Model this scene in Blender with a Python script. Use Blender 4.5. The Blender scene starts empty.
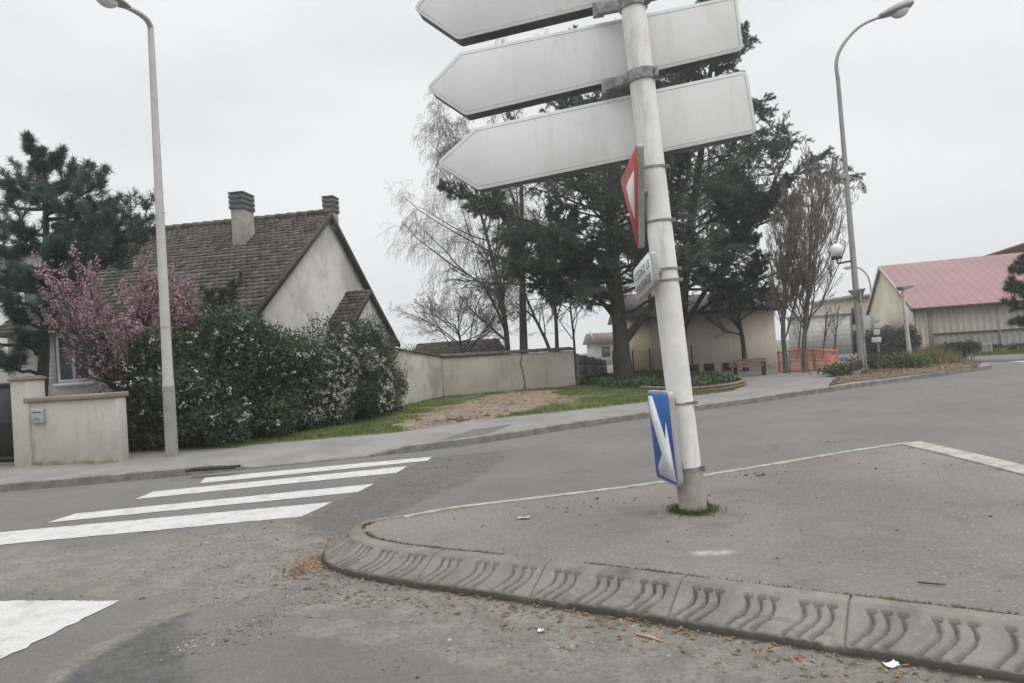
import bpy, bmesh, math, random
import numpy as np
from mathutils import Vector, Matrix, Euler

random.seed(7)
SC = bpy.context.scene
COL = SC.collection
rad = math.radians

# ------------------------------------------------------------------ camera model
F, CH, PITCH, ROLL = 683.0, 1.5, rad(1.05), rad(-3.9)


def ray(px, py):
    x = (px - 512) / F
    y = (341.5 - py) / F
    c, s = math.cos(ROLL), math.sin(ROLL)
    x, y = c * x - s * y, s * x + c * y
    f = math.cos(PITCH) - y * math.sin(PITCH)
    u = math.sin(PITCH) + y * math.cos(PITCH)
    return x / f, u / f


def AT(px, py, Y):
    r = ray(px, py)
    return np.array((r[0] * Y, Y, CH + r[1] * Y))


def GR(px, py, z=0.0):
    r = ray(px, py)
    Y = (z - CH) / r[1]
    return np.array((r[0] * Y, Y, z))


cam = bpy.data.cameras.new('camera')
cam.sensor_width = 36.0
cam.lens = 36.0 * F / 1024.0
cam.clip_start = 0.05
cam.clip_end = 2000
co = bpy.data.objects.new('camera', cam)
COL.objects.link(co)
co.matrix_world = Matrix.Translation((0, 0, CH)) @ Matrix.Rotation(rad(90) + PITCH, 4, 'X') @ Matrix.Rotation(ROLL, 4, 'Z')
SC.camera = co

# ------------------------------------------------------------------ materials


def ntree(name):
    m = bpy.data.materials.new(name)
    m.use_nodes = True
    nt = m.node_tree
    b = nt.nodes['Principled BSDF']
    return m, nt, b


def N(nt, t, **kw):
    n = nt.nodes.new(t)
    for k, v in kw.items():
        if k.startswith('i_'):
            n.inputs[k[2:].replace('_', ' ')].default_value = v
        else:
            setattr(n, k, v)
    return n


def mixc(nt, fac, a, b, blend='MIX'):
    n = nt.nodes.new('ShaderNodeMix')
    n.data_type = 'RGBA'
    n.blend_type = blend
    for i, v in ((0, fac), (6, a), (7, b)):
        if hasattr(v, 'is_linked') or hasattr(v, 'links'):
            nt.links.new(v, n.inputs[i])
        elif i == 0:
            n.inputs[0].default_value = v
        else:
            n.inputs[i].default_value = (v[0], v[1], v[2], 1)
    return n.outputs[2]


def ramp(nt, val, lo, hi):
    n = nt.nodes.new('ShaderNodeMapRange')
    n.interpolation_type = 'SMOOTHSTEP'
    nt.links.new(val, n.inputs[0])
    n.inputs[1].default_value = lo
    n.inputs[2].default_value = hi
    return n.outputs[0]


def noise(nt, scale, detail=4, rough=.55, stretch=None, coord=None):
    if coord is None:
        tc = nt.nodes.new('ShaderNodeTexCoord')
        coord = tc.outputs['Object']
    if stretch:
        mp = nt.nodes.new('ShaderNodeMapping')
        mp.inputs['Scale'].default_value = stretch
        nt.links.new(coord, mp.inputs[0])
        coord = mp.outputs[0]
    n = nt.nodes.new('ShaderNodeTexNoise')
    n.inputs['Scale'].default_value = scale
    n.inputs['Detail'].default_value = detail
    n.inputs['Roughness'].default_value = rough
    nt.links.new(coord, n.inputs['Vector'])
    return n.outputs['Fac']


def mat(name, col, col2=None, scale=3.0, rough=.8, bump=0.0, bscale=60.0, fine=.12, fscale=90.0, metal=0.0, spec=.3,
        stretch=None, streak=0.0, streakcol=(.1, .095, .08), rnd=None, attr=None, lo=.38, hi=.64, coat=0):
    """procedural surface: two tones mixed by noise, fine speckle, optional streaks / per-face tone / bump"""
    m, nt, b = ntree(name)
    L = nt.links.new
    if col2 is None:
        col2 = tuple(c * .72 for c in col)
    c = mixc(nt, ramp(nt, noise(nt, scale, 5, .6, stretch), lo, hi), col, col2)
    if rnd is not None:
        at = N(nt, 'ShaderNodeAttribute', attribute_name='rnd')
        c = mixc(nt, at.outputs['Fac'], c, rnd)
    if streak:
        s = ramp(nt, noise(nt, 4.0, 5, .7, (1.6, 1.6, .22)), .5, .75)
        mm = N(nt, 'ShaderNodeMath', operation='MULTIPLY')
        L(s, mm.inputs[0]); mm.inputs[1].default_value = streak
        c = mixc(nt, mm.outputs[0], c, streakcol)
    if fine:
        g = ramp(nt, noise(nt, fscale, 3, .7), .25, .75)
        mr = N(nt, 'ShaderNodeMapRange')
        L(g, mr.inputs[0]); mr.inputs[3].default_value = 1 - fine; mr.inputs[4].default_value = 1 + fine
        cmb = N(nt, 'ShaderNodeCombineColor')
        for i in range(3): L(mr.outputs[0], cmb.inputs[i])
        c = mixc(nt, 1.0, c, cmb.outputs[0], 'MULTIPLY')
    L(c, b.inputs['Base Color'])
    b.inputs['Roughness'].default_value = rough
    b.inputs['Metallic'].default_value = metal
    b.inputs['Specular IOR Level'].default_value = spec
    if bump:
        bp = N(nt, 'ShaderNodeBump')
        bp.inputs['Strength'].default_value = 1.0
        bp.inputs['Distance'].default_value = bump
        L(noise(nt, bscale, 4, .65), bp.inputs['Height'])
        L(bp.outputs[0], b.inputs['Normal'])
    return m


def leafmat(name, c1, c2, scale=1.2, trans=.25, rough=.6):
    m, nt, b = ntree(name)
    L = nt.links.new
    at = N(nt, 'ShaderNodeAttribute', attribute_name='rnd')
    c = mixc(nt, at.outputs['Fac'], c1, c2)
    g = ramp(nt, noise(nt, scale, 2), .35, .65)
    c = mixc(nt, g, mixc(nt, 1.0, c, (.66, .70, .66), 'MULTIPLY'), c)
    L(c, b.inputs['Base Color'])
    b.inputs['Roughness'].default_value = rough
    b.inputs['Specular IOR Level'].default_value = .25
    if trans:
        tr = N(nt, 'ShaderNodeBsdfTranslucent')
        L(c, tr.inputs['Color'])
        mx = N(nt, 'ShaderNodeMixShader')
        mx.inputs[0].default_value = trans
        L(b.outputs[0], mx.inputs[1]); L(tr.outputs[0], mx.inputs[2])
        L(mx.outputs[0], nt.nodes['Material Output'].inputs[0])
    return m


def plain(name, col, rough=.6, metal=0, spec=.3):
    return mat(name, col, tuple(c * .86 for c in col), rough=rough, metal=metal, spec=spec, fine=.05)


# ------------------------------------------------------------------ mesh builder


def nrm(v):
    v = np.asarray(v, float)
    return v / (np.linalg.norm(v, axis=-1, keepdims=True) + 1e-12)


class MB:
    def __init__(s):
        s.v = []; s.f = []; s.r = []; s.n = 0; s.attrs = {}

    def add(s, V, faces, rnd=0.0):
        V = np.asarray(V, float).reshape(-1, 3)
        s.v.append(V)
        if isinstance(faces, np.ndarray):
            s.f.append(faces + s.n)
            k = len(faces)
        else:
            faces = [tuple(int(i) + s.n for i in f) for f in faces]
            s.f.append(faces); k = len(faces)
        s.r.append(np.broadcast_to(np.asarray(rnd, float), (k,)).copy())
        s.n += len(V)
        return s

    def box(s, lo, hi, M=None, rnd=0.0):
        x0, y0, z0 = lo; x1, y1, z1 = hi
        V = np.array([(x, y, z) for x in (x0, x1) for y in (y0, y1) for z in (z0, z1)], float)
        return s.hexa(V, M, rnd)

    def hexa(s, V, M=None, rnd=0.0):
        if M is not None: V = xf(M, V)
        return s.add(V, [(0, 1, 3, 2), (4, 6, 7, 5), (0, 4, 5, 1), (2, 3, 7, 6), (0, 2, 6, 4), (1, 5, 7, 3)], rnd)

    def beam(s, a, b, w, h, up=(0, 0, 1), rnd=0.0):
        """bar of width w, height h from a to b"""
        a = np.asarray(a, float); b = np.asarray(b, float)
        t = nrm(b - a); r = nrm(np.cross(t, up)); u = np.cross(r, t)
        V = [p + r * sx * w / 2 + u * sz * h / 2 for p in (a, b) for sx in (-1, 1) for sz in (-1, 1)]
        return s.hexa(np.array(V), None, rnd)

    def prism(s, poly, ext, rnd=0.0):
        """closed planar polygon (N,3) extruded by vector ext"""
        P = np.asarray(poly, float); n = len(P)
        V = np.vstack([P, P + np.asarray(ext, float)])
        fs = [tuple(range(n)), tuple(range(2 * n - 1, n - 1, -1))]
        fs += [(i, i + n, (i + 1) % n + n, (i + 1) % n) for i in range(n)]
        return s.add(V, fs, rnd)

    def ring(s, outer, inner, ext, rnd=0.0):
        """frame between two loops of equal count, extruded"""
        A = np.asarray(outer, float); B = np.asarray(inner, float); n = len(A); e = np.asarray(ext, float)
        V = np.vstack([A, B, A + e, B + e])
        fs = []
        for i in range(n):
            j = (i + 1) % n
            fs += [(i, j, n + j, n + i), (2 * n + i, 3 * n + i, 3 * n + j, 2 * n + j), (i, 2 * n + i, 2 * n + j, j), (n + i, n + j, 3 * n + j, 3 * n + i)]
        return s.add(V, fs, rnd)

    def tube(s, P, R, m=10, caps=True, rnd=0.0):
        P = np.asarray(P, float); K = len(P)
        R = np.broadcast_to(np.asarray(R, float), (K,))
        V, q = tubes(P[None], R[None], m)
        fs = [tuple(f) for f in q]
        if caps:
            fs.append(tuple(range(m - 1, -1, -1)))
            fs.append(tuple(range((K - 1) * m, K * m)))
        return s.add(V, fs, rnd)

    def tubesN(s, P, R, m=3, rnd=0.0):
        if len(P) == 0: return s
        V, q = tubes(P, R, m)
        return s.add(V, q, rnd)

    def sphere(s, c, r, nu=16, nv=10, rnd=0.0):
        r = np.broadcast_to(np.asarray(r, float), (3,))
        V = [(0, 0, 1)]
        for j in range(1, nv):
            t = math.pi * j / nv
            for i in range(nu):
                a = 2 * math.pi * i / nu
                V.append((math.sin(t) * math.cos(a), math.sin(t) * math.sin(a), math.cos(t)))
        V.append((0, 0, -1))
        fs = [(0, 1 + i, 1 + (i + 1) % nu) for i in range(nu)]
        for j in range(nv - 2):
            o = 1 + j * nu
            fs += [(o + i, o + nu + i, o + nu + (i + 1) % nu, o + (i + 1) % nu) for i in range(nu)]
        e = len(V) - 1; o = 1 + (nv - 2) * nu
        fs += [(e, o + (i + 1) % nu, o + i) for i in range(nu)]
        return s.add(np.array(V) * r + np.asarray(c, float), fs, rnd)

    def grid(s, P, rnd=0.0, flip=False):
        P = np.asarray(P, float); a, b = P.shape[:2]
        i = np.arange(a * b).reshape(a, b)
        q = np.stack([i[:-1, :-1], i[1:, :-1], i[1:, 1:], i[:-1, 1:]], -1).reshape(-1, 4)
        if flip: q = q[:, ::-1]
        return s.add(P.reshape(-1, 3), q, rnd)

    def build(s, name, material, parent=None, smooth=False, bevel=0.0, kind=None, label=None, cat=None, group=None, autosmooth=None):
        me = bpy.data.meshes.new(name)
        V = np.vstack(s.v)
        if parent is not None:
            V = V - np.array(root_loc(parent))
        loops = []; sizes = []
        for f in s.f:
            if isinstance(f, np.ndarray):
                loops.append(f.reshape(-1)); sizes.append(np.full(len(f), f.shape[1]))
            elif len(f):
                loops.append(np.concatenate([np.array(x) for x in f])); sizes.append(np.array([len(x) for x in f]))
        loops = np.concatenate(loops).astype(np.int32); sizes = np.concatenate(sizes).astype(np.int32)
        me.vertices.add(len(V)); me.vertices.foreach_set('co', V.astype(np.float32).ravel())
        me.loops.add(len(loops)); me.loops.foreach_set('vertex_index', loops)
        st = np.concatenate([[0], np.cumsum(sizes)[:-1]]).astype(np.int32)
        me.polygons.add(len(sizes)); me.polygons.foreach_set('loop_start', st)
        try: me.polygons.foreach_set('loop_total', sizes)
        except Exception: pass
        me.update(calc_edges=True)
        me.validate()
        r = np.concatenate(s.r)
        if r.any() and len(r) == len(me.polygons):
            a = me.attributes.new('rnd', 'FLOAT', 'FACE'); a.data.foreach_set('value', r.astype(np.float32))
        for k, v in s.attrs.items():
            a = me.attributes.new(k, 'FLOAT', 'POINT'); a.data.foreach_set('value', np.asarray(v, np.float32).ravel())
        if not bevel and not isinstance(s.f[0], np.ndarray) and len(sizes) < 60000:
            bm = bmesh.new(); bm.from_mesh(me); bmesh.ops.recalc_face_normals(bm, faces=bm.faces); bm.to_mesh(me); bm.free()
        o = bpy.data.objects.new(name, me)
        COL.objects.link(o)
        if material is not None: me.materials.append(material)
        if bevel:
            bm = bmesh.new(); bm.from_mesh(me); bmesh.ops.recalc_face_normals(bm, faces=bm.faces); bm.to_mesh(me); bm.free()
            md = o.modifiers.new('bevel', 'BEVEL'); md.width = bevel; md.segments = 2; md.limit_method = 'ANGLE'; md.angle_limit = rad(35)
        if smooth:
            me.polygons.foreach_set('use_smooth', np.ones(len(me.polygons), bool))
            if autosmooth: me.set_sharp_from_angle(angle=rad(autosmooth))
        if parent is not None: o.parent = parent
        tag(o, label, cat, group, kind)
        return o


def root_loc(o):
    while o.parent is not None: o = o.parent
    return o.location


def xf(M, V):
    M = np.array(M); V = np.asarray(V, float)
    return V @ M[:3, :3].T + M[:3, 3]


def tubes(P, R, m):
    P = np.asarray(P, float); R = np.asarray(R, float)
    T = nrm(np.gradient(P, axis=1))
    ref = np.array((.31, .52, .79)); ref /= np.linalg.norm(ref)
    alt = np.array((.9, -.4, .1)); alt /= np.linalg.norm(alt)
    use = (np.abs((T * ref).sum(-1)) > .93).any(1)[:, None, None]
    rf = np.where(use, alt, ref)
    A = nrm(np.cross(T, np.broadcast_to(rf, T.shape))); B = np.cross(T, A)
    an = np.arange(m) * 2 * math.pi / m
    V = P[:, :, None] + R[:, :, None, None] * (A[:, :, None] * np.cos(an)[None, None, :, None] + B[:, :, None] * np.sin(an)[None, None, :, None])
    n, K = P.shape[:2]
    i = np.arange(n * K * m).reshape(n, K, m)
    j = np.roll(i, -1, axis=2)
    q = np.stack([i[:, :-1], j[:, :-1], j[:, 1:], i[:, 1:]], -1).reshape(-1, 4)
    return V.reshape(-1, 3), q


def tag(o, label=None, cat=None, group=None, kind=None):
    if label: o['label'] = label
    if cat: o['category'] = cat
    if group: o['group'] = group
    if kind: o['kind'] = kind


def thing(name, label, cat, loc, group=None):
    o = bpy.data.objects.new(name, None)
    o.empty_display_size = .2
    COL.objects.link(o)
    o.location = tuple(float(x) for x in loc)
    tag(o, label, cat, group)
    return o


def struct(name, mb, m, **kw):
    return mb.build(name, m, kind='structure', **kw)


def rounded(pts, r, n=5):
    """round the corners of a 2-D polygon"""
    out = []
    P = [np.array(p, float) for p in pts]
    for i, p in enumerate(P):
        a = P[i - 1]; b = P[(i + 1) % len(P)]
        u = nrm(a - p); w = nrm(b - p)
        ang = math.acos(float(np.clip((u * w).sum(), -1, 1)))
        d = r / math.tan(ang / 2)
        d = min(d, .45 * np.linalg.norm(a - p), .45 * np.linalg.norm(b - p))
        s0 = p + u * d; s1 = p + w * d
        for k in range(n + 1):
            t = k / n
            out.append((1 - t) ** 2 * s0 + 2 * t * (1 - t) * p + t * t * s1)
    return np.array(out)


def inset2(P, d):
    P = np.asarray(P, float)
    n = len(P)
    area = .5 * sum(P[i][0] * P[(i + 1) % n][1] - P[(i + 1) % n][0] * P[i][1] for i in range(n))
    sg = 1 if area > 0 else -1
    out = []
    for i in range(n):
        t = nrm(P[(i + 1) % n] - P[i - 1])
        out.append(P[i] + sg * d * np.array((-t[1], t[0])))
    return np.array(out)


# ------------------------------------------------------------------ numpy helpers for the ground


def vnoise(x, y, seed=0):
    xi = np.floor(x).astype(np.int64); yi = np.floor(y).astype(np.int64)
    fx = x - xi; fy = y - yi
    fx = fx * fx * (3 - 2 * fx); fy = fy * fy * (3 - 2 * fy)

    def h(a, b):
        n = (a * 374761393 + b * 668265263 + seed * 1442695041) & 0x7fffffff
        n = ((n ^ (n >> 13)) * 1274126177) & 0x7fffffff
        return ((n ^ (n >> 16)) & 0xffff) / 65535.0
    return (h(xi, yi) * (1 - fx) + h(xi + 1, yi) * fx) * (1 - fy) + (h(xi, yi + 1) * (1 - fx) + h(xi + 1, yi + 1) * fx) * fy


def fbm(x, y, seed=0, oct=4):
    s = 0; a = .5; t = 0
    for k in range(oct):
        s = s + a * vnoise(x * 2 ** k, y * 2 ** k, seed + k); t += a; a *= .55
    return s / t


def sdf(px, py, poly):
    """signed distance to polygon, negative inside"""
    poly = np.asarray(poly, float)[:, :2]
    d = np.full(px.shape, 1e9); ins = np.zeros(px.shape, bool)
    n = len(poly)
    for i in range(n):
        a = poly[i]; b = poly[(i + 1) % n]
        e = b - a; wx = px - a[0]; wy = py - a[1]
        t = np.clip((wx * e[0] + wy * e[1]) / (e @ e + 1e-12), 0, 1)
        d = np.minimum(d, (wx - e[0] * t) ** 2 + (wy - e[1] * t) ** 2)
        c = (a[1] > py) != (b[1] > py)
        if b[1] != a[1]:
            ins ^= c & (px < (b[0] - a[0]) * (py - a[1]) / (b[1] - a[1]) + a[0])
    d = np.sqrt(d)
    return np.where(ins, -d, d)


def smooth(d, lo, hi):
    t = np.clip((d - lo) / (hi - lo), 0, 1)
    return t * t * (3 - 2 * t)


def catmull(pts, step=.05, closed=False):
    P = np.array(pts, float); n = len(P)
    out = []
    rng = range(n if closed else n - 1)
    for i in rng:
        if closed:
            p0, p1, p2, p3 = P[i - 1], P[i], P[(i + 1) % n], P[(i + 2) % n]
        else:
            p1, p2 = P[i], P[i + 1]
            p0 = P[i - 1] if i > 0 else 2 * p1 - p2
            p3 = P[i + 2] if i + 2 < n else 2 * p2 - p1
        k = max(2, int(np.linalg.norm(p2 - p1) / step))
        t = np.linspace(0, 1, k, endpoint=False)[:, None]
        out.append(.5 * (2 * p1 + (p2 - p0) * t + (2 * p0 - 5 * p1 + 4 * p2 - p3) * t ** 2 + (3 * p1 - p0 - 3 * p2 + p3) * t ** 3))
    if not closed: out.append(P[-1:])
    Q = np.vstack(out)
    # even spacing
    if closed: Q = np.vstack([Q, Q[:1]])
    s = np.concatenate([[0], np.cumsum(np.linalg.norm(np.diff(Q, axis=0), axis=1))])
    m = max(2, int(s[-1] / step))
    ss = np.linspace(0, s[-1], m + 1)
    R = np.stack([np.interp(ss, s, Q[:, k]) for k in range(Q.shape[1])], 1)
    return (R[:-1] if closed else R), ss


def pipxy(pxs, z=0.0):
    return [GR(a, b, z)[:2] for a, b in pxs]


# ------------------------------------------------------------------ light and sky
SUN_AZ, SUN_EL = rad(115), rad(55)
sd = (math.sin(SUN_AZ) * math.cos(SUN_EL), math.cos(SUN_AZ) * math.cos(SUN_EL), math.sin(SUN_EL))
w = bpy.data.worlds.new('World'); SC.world = w; w.use_nodes = True
nt = w.node_tree; L = nt.links.new
bg = nt.nodes['Background']; bg.inputs['Strength'].default_value = .1
sky = N(nt, 'ShaderNodeTexSky', sky_type='NISHITA'); sky.sun_disc = False
sky.sun_elevation = SUN_EL; sky.sun_rotation = SUN_AZ; sky.air_density = 1.5; sky.dust_density = 6
tc = N(nt, 'ShaderNodeTexCoord')
nz = N(nt, 'ShaderNodeVectorMath', operation='NORMALIZE'); L(tc.outputs['Generated'], nz.inputs[0])
dt = N(nt, 'ShaderNodeVectorMath', operation='DOT_PRODUCT'); L(nz.outputs[0], dt.inputs[0]); dt.inputs[1].default_value = sd
lobe = ramp(nt, dt.outputs['Value'], .30, 1.0)
sp = N(nt, 'ShaderNodeSeparateXYZ'); L(nz.outputs[0], sp.inputs[0])
zen = ramp(nt, sp.outputs['Z'], .40, .95)
mpw = N(nt, 'ShaderNodeMapping'); L(nz.outputs[0], mpw.inputs[0]); mpw.inputs['Scale'].default_value = (1, 1, 2.6)
cn = noise(nt, 1.7, 5, .5, None, mpw.outputs[0])
c0 = mixc(nt, ramp(nt, cn, .3, .7), (7.0, 7.3, 7.45), (8.7, 8.8, 8.8))
c1 = mixc(nt, lobe, c0, (9.0, 9.05, 9.1))
c2 = mixc(nt, zen, c1, (25, 25, 25.6))
cf = mixc(nt, .93, sky.outputs[0], c2)
L(cf, bg.inputs['Color'])
sl = bpy.data.lights.new('sun', 'SUN'); sl.energy = .7; sl.angle = rad(25); sl.color = (1, .97, .93)
so = bpy.data.objects.new('sun', sl); COL.objects.link(so)
so.rotation_euler = (-Vector(sd)).to_track_quat('-Z', 'Y').to_euler()
SC.view_settings.view_transform = 'Standard'
SC.view_settings.look = 'None'
SC.view_settings.exposure = 0.10
SC.view_settings.gamma = 1.0

# ------------------------------------------------------------------ GROUND
ZP = .12      # pavement height
ZI = .152     # traffic island height

# --- materials of the ground
def road_material():
    m, nt, b = ntree('asphalt_road'); L = nt.links.new
    base = mixc(nt, ramp(nt, noise(nt, .55, 5, .6), .35, .65), (.126, .122, .114), (.162, .156, .146))
    base = mixc(nt, ramp(nt, noise(nt, 6, 5, .65), .4, .7), base, (.135, .132, .124))
    tar = N(nt, 'ShaderNodeAttribute', attribute_name='tar')
    dust = N(nt, 'ShaderNodeAttribute', attribute_name='dust')
    def edge(att, sc, k):
        ad = N(nt, 'ShaderNodeMath', operation='MULTIPLY_ADD')
        L(noise(nt, sc, 6, .75), ad.inputs[0]); ad.inputs[1].default_value = k
        s = N(nt, 'ShaderNodeMath', operation='SUBTRACT'); L(att.outputs['Fac'], s.inputs[0]); s.inputs[1].default_value = k / 2
        L(s.outputs[0], ad.inputs[2])
        return ramp(nt, ad.outputs[0], .28, .78)
    c = mixc(nt, edge(tar, 14, .7), base, mixc(nt, ramp(nt, noise(nt, 5, 4), .4, .65), (.062, .063, .063), (.092, .092, .09)))
    du = mixc(nt, ramp(nt, noise(nt, 4, 6, .7), .35, .66), (.150, .141, .123), (.215, .203, .179))
    du = mixc(nt, ramp(nt, noise(nt, 22, 5, .75), .48, .68), du, (.105, .094, .078))
    du = mixc(nt, ramp(nt, noise(nt, 11, 6, .75), .57, .68), du, (.265, .245, .21))
    c = mixc(nt, edge(dust, 9, 1.0), c, du)
    g = N(nt, 'ShaderNodeMapRange'); L(noise(nt, 140, 3, .8), g.inputs[0]); g.inputs[1].default_value = .25; g.inputs[2].default_value = .75
    g.inputs[3].default_value = .74; g.inputs[4].default_value = 1.28
    cm = N(nt, 'ShaderNodeCombineColor')
    for i in range(3): L(g.outputs[0], cm.inputs[i])
    c = mixc(nt, 1.0, c, cm.outputs[0], 'MULTIPLY')
    gm = N(nt, 'ShaderNodeMapRange'); L(noise(nt, 38, 6, .8), gm.inputs[0]); gm.inputs[1].default_value = .3; gm.inputs[2].default_value = .7; gm.inputs[3].default_value = .72; gm.inputs[4].default_value = 1.26
    cg_ = N(nt, 'ShaderNodeCombineColor')
    for i in range(3): L(gm.outputs[0], cg_.inputs[i])
    c = mixc(nt, 1.0, c, cg_.outputs[0], 'MULTIPLY')
    dp = N(nt, 'ShaderNodeAttribute', attribute_name='kerb_shade_dirt')
    c = mixc(nt, edge(dp, 18, .8), c, (.062, .054, .043))  # kerb shade and dirt, painted as a dark line on the road
    # hairline cracks
    vo = N(nt, 'ShaderNodeTexVoronoi', feature='DISTANCE_TO_EDGE'); vo.inputs['Scale'].default_value = .55
    tcc = N(nt, 'ShaderNodeTexCoord'); ns = N(nt, 'ShaderNodeTexNoise'); ns.inputs['Scale'].default_value = 2.2; ns.inputs['Detail'].default_value = 5
    L(tcc.outputs['Object'], ns.inputs['Vector'])
    va = N(nt, 'ShaderNodeVectorMath', operation='MULTIPLY_ADD'); L(ns.outputs['Color'], va.inputs[0]); va.inputs[1].default_value = (.9, .9, .9); L(tcc.outputs['Object'], va.inputs[2])
    L(va.outputs[0], vo.inputs['Vector'])
    cr = ramp(nt, vo.outputs['Distance'], .006, .001)
    cg = N(nt, 'ShaderNodeMath', operation='MULTIPLY'); L(cr, cg.inputs[0]); L(ramp(nt, noise(nt, .35, 2), .5, .62), cg.inputs[1])
    c = mixc(nt, cg.outputs[0], c, (.045, .043, .04))
    L(c, b.inputs['Base Color'])
    b.inputs['Roughness'].default_value = .85
    b.inputs['Specular IOR Level'].default_value = .25
    bp = N(nt, 'ShaderNodeBump'); bp.inputs['Distance'].default_value = .008
    L(noise(nt, 60, 6, .8), bp.inputs['Height']); L(bp.outputs[0], b.inputs['Normal'])
    return m


M_road = road_material()
M_pave = mat('pavement_asphalt', (.215, .212, .203), (.17, .167, .158), scale=1.1, rough=.85, bump=.003, bscale=120, fine=.16, fscale=130)
M_kerb = mat('kerb_concrete', (.22, .212, .195), (.15, .143, .13), scale=5, rough=.85, bump=.003, bscale=80, fine=.14)
M_island = mat('island_asphalt', (.185, .165, .152), (.235, .212, .195), scale=1.3, rough=.9, bump=.003, bscale=110, fine=.2, fscale=120)
M_grooved = mat('ribbed_kerb_concrete', (.2, .19, .172), (.15, .142, .128), scale=4.5, rough=.88, bump=.0025, bscale=90, fine=.16, fscale=110)
M_edge = mat('pale_edging_concrete', (.37, .355, .325), (.24, .23, .21), scale=6, rough=.85, bump=.003, bscale=80, fine=.14)
M_white = mat('road_paint', (.45, .45, .44), (.34, .335, .325), scale=5, rough=.75, fine=.14, fscale=60, bump=.002, bscale=90, lo=.45, hi=.72, streak=.0)
_nt = M_white.node_tree; _b = _nt.nodes['Principled BSDF']; _src = _b.inputs['Base Color'].links[0].from_socket
_w1 = mixc(_nt, ramp(_nt, noise(_nt, 30, 6, .8), .57, .68), _src, (.19, .187, .18))
_w2 = N(_nt, 'ShaderNodeMath', operation='MULTIPLY'); _nt.links.new(ramp(_nt, noise(_nt, 1.3, 3), .42, .62), _w2.inputs[0]); _w2.inputs[1].default_value = .85
_nt.links.new(mixc(_nt, _w2.outputs[0], _src, _w1), _b.inputs['Base Color'])
M_mud = mat('bare_earth', (.23, .175, .13), (.33, .27, .205), scale=4, rough=.95, bump=.03, bscale=14, fine=.25, fscale=30)
M_field = mat('field_ground', (.1, .12, .06), (.14, .13, .08), scale=.3, rough=.95)

# far ground
mb = MB()
mb.add([(-200, -60, -.05), (200, -60, -.05), (200, 250, -.05), (-200, 250, -.05)], [(0, 1, 2, 3)])
struct('ground', mb, M_field)

def ground_pts(q):
    """corners given on the ground in metres, or seen in the picture"""
    return [np.array(p, float) for p in q] if max(abs(v) for p in q for v in p) < 12 else pipxy(q)


STRJ = [([(200, 483.5), (205, 478), (432, 457), (428, 461)], .004), ([(135, 499.5), (153, 492), (407, 466.5), (397, 473)], .004),
                            ([(47, 523), (75, 514), (374, 484), (358, 492.5)], .005), ([(-40, 549), (-15, 534), (332, 502.5), (302, 517)], .006),
                            ([(-6.2, 3.8), (-3.03, 3.35), (-2.79, 4.69), (-5.9, 5.25)], .008)]
STR = [q_ for q_, _ in STRJ]
# road sheet with fine near field
xs = np.unique(np.concatenate([np.linspace(-70, -8.6, 30), np.arange(-8.6, 6.6, .055), np.linspace(6.6, 90, 40)]))
ys = np.unique(np.concatenate([np.linspace(-20, 2.2, 10), np.arange(2.2, 12.4, .05), np.linspace(12.4, 62, 36)]))
X, Y = np.meshgrid(xs, ys, indexing='ij')
P_dust1 = pipxy([(-60, 588), (-40, 552), (100, 545), (282, 522), (345, 545), (335, 575), (300, 600), (255, 632), (205, 650), (185, 618), (120, 598), (0, 592)])
P_dust2 = pipxy([(255, 632), (318, 575), (345, 580), (480, 590), (586, 604), (715, 624), (872, 648), (1000, 668), (1100, 690), (1100, 760), (850, 735), (620, 690)])
P_tar1 = pipxy([(20, 700), (62, 664), (120, 633), (168, 606), (186, 604), (208, 622), (196, 652), (190, 690), (186, 720)])
P_tar2 = pipxy([(332, 500), (380, 478), (430, 456), (520, 448), (478, 480), (400, 512), (340, 545), (270, 548), (285, 525)])
wob = (fbm(X * 1.7, Y * 1.7, 3) - .5) * .7
dust = np.maximum(smooth(sdf(X, Y, P_dust1) + wob, .25, -.35), smooth(sdf(X, Y, P_dust2) + wob * .5, .12, -.12))
P_seam = pipxy([(20, 700), (66, 661), (120, 631), (168, 604), (230, 585), (240, 592), (186, 613), (128, 640), (78, 668), (40, 700)])
dust = np.maximum(dust, .9 * smooth(sdf(X, Y, P_seam) + wob * .12, .07, -.03))
dust = np.maximum(dust * (.55 + .6 * fbm(X * .9, Y * .9, 21)), .12 * fbm(X * .5, Y * .5, 5))
tar = np.maximum(.60 * smooth(sdf(X, Y, P_tar1) + wob * .25 + (fbm(X * 6, Y * 6, 41) - .5) * .35, .12, -.12), .52 * smooth(sdf(X, Y, P_tar2) + wob * .5, .16, -.14))
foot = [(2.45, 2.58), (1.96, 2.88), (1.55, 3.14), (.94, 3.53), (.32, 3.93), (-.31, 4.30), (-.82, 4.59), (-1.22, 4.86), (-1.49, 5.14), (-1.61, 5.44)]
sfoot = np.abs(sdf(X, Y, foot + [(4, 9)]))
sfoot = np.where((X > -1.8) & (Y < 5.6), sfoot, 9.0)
kerb_shade_dirt = smooth(sfoot + wob * .05, .075, .01)  # band beside the kerb that takes the painted shade and dirt
Z = dust * (fbm(X * 7, Y * 7, 9) - .35) * .016 * ((X > -8) & (X < 6) & (Y < 12))
for q_ in STR:
    Z *= smooth(sdf(X, Y, ground_pts(q_)), .02, .3)
mb = MB(); mb.grid(np.stack([X, Y, Z], -1)); mb.attrs = {'dust': dust, 'tar': tar, 'kerb_shade_dirt': kerb_shade_dirt}
struct('road', mb, M_road, smooth=True)

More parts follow.
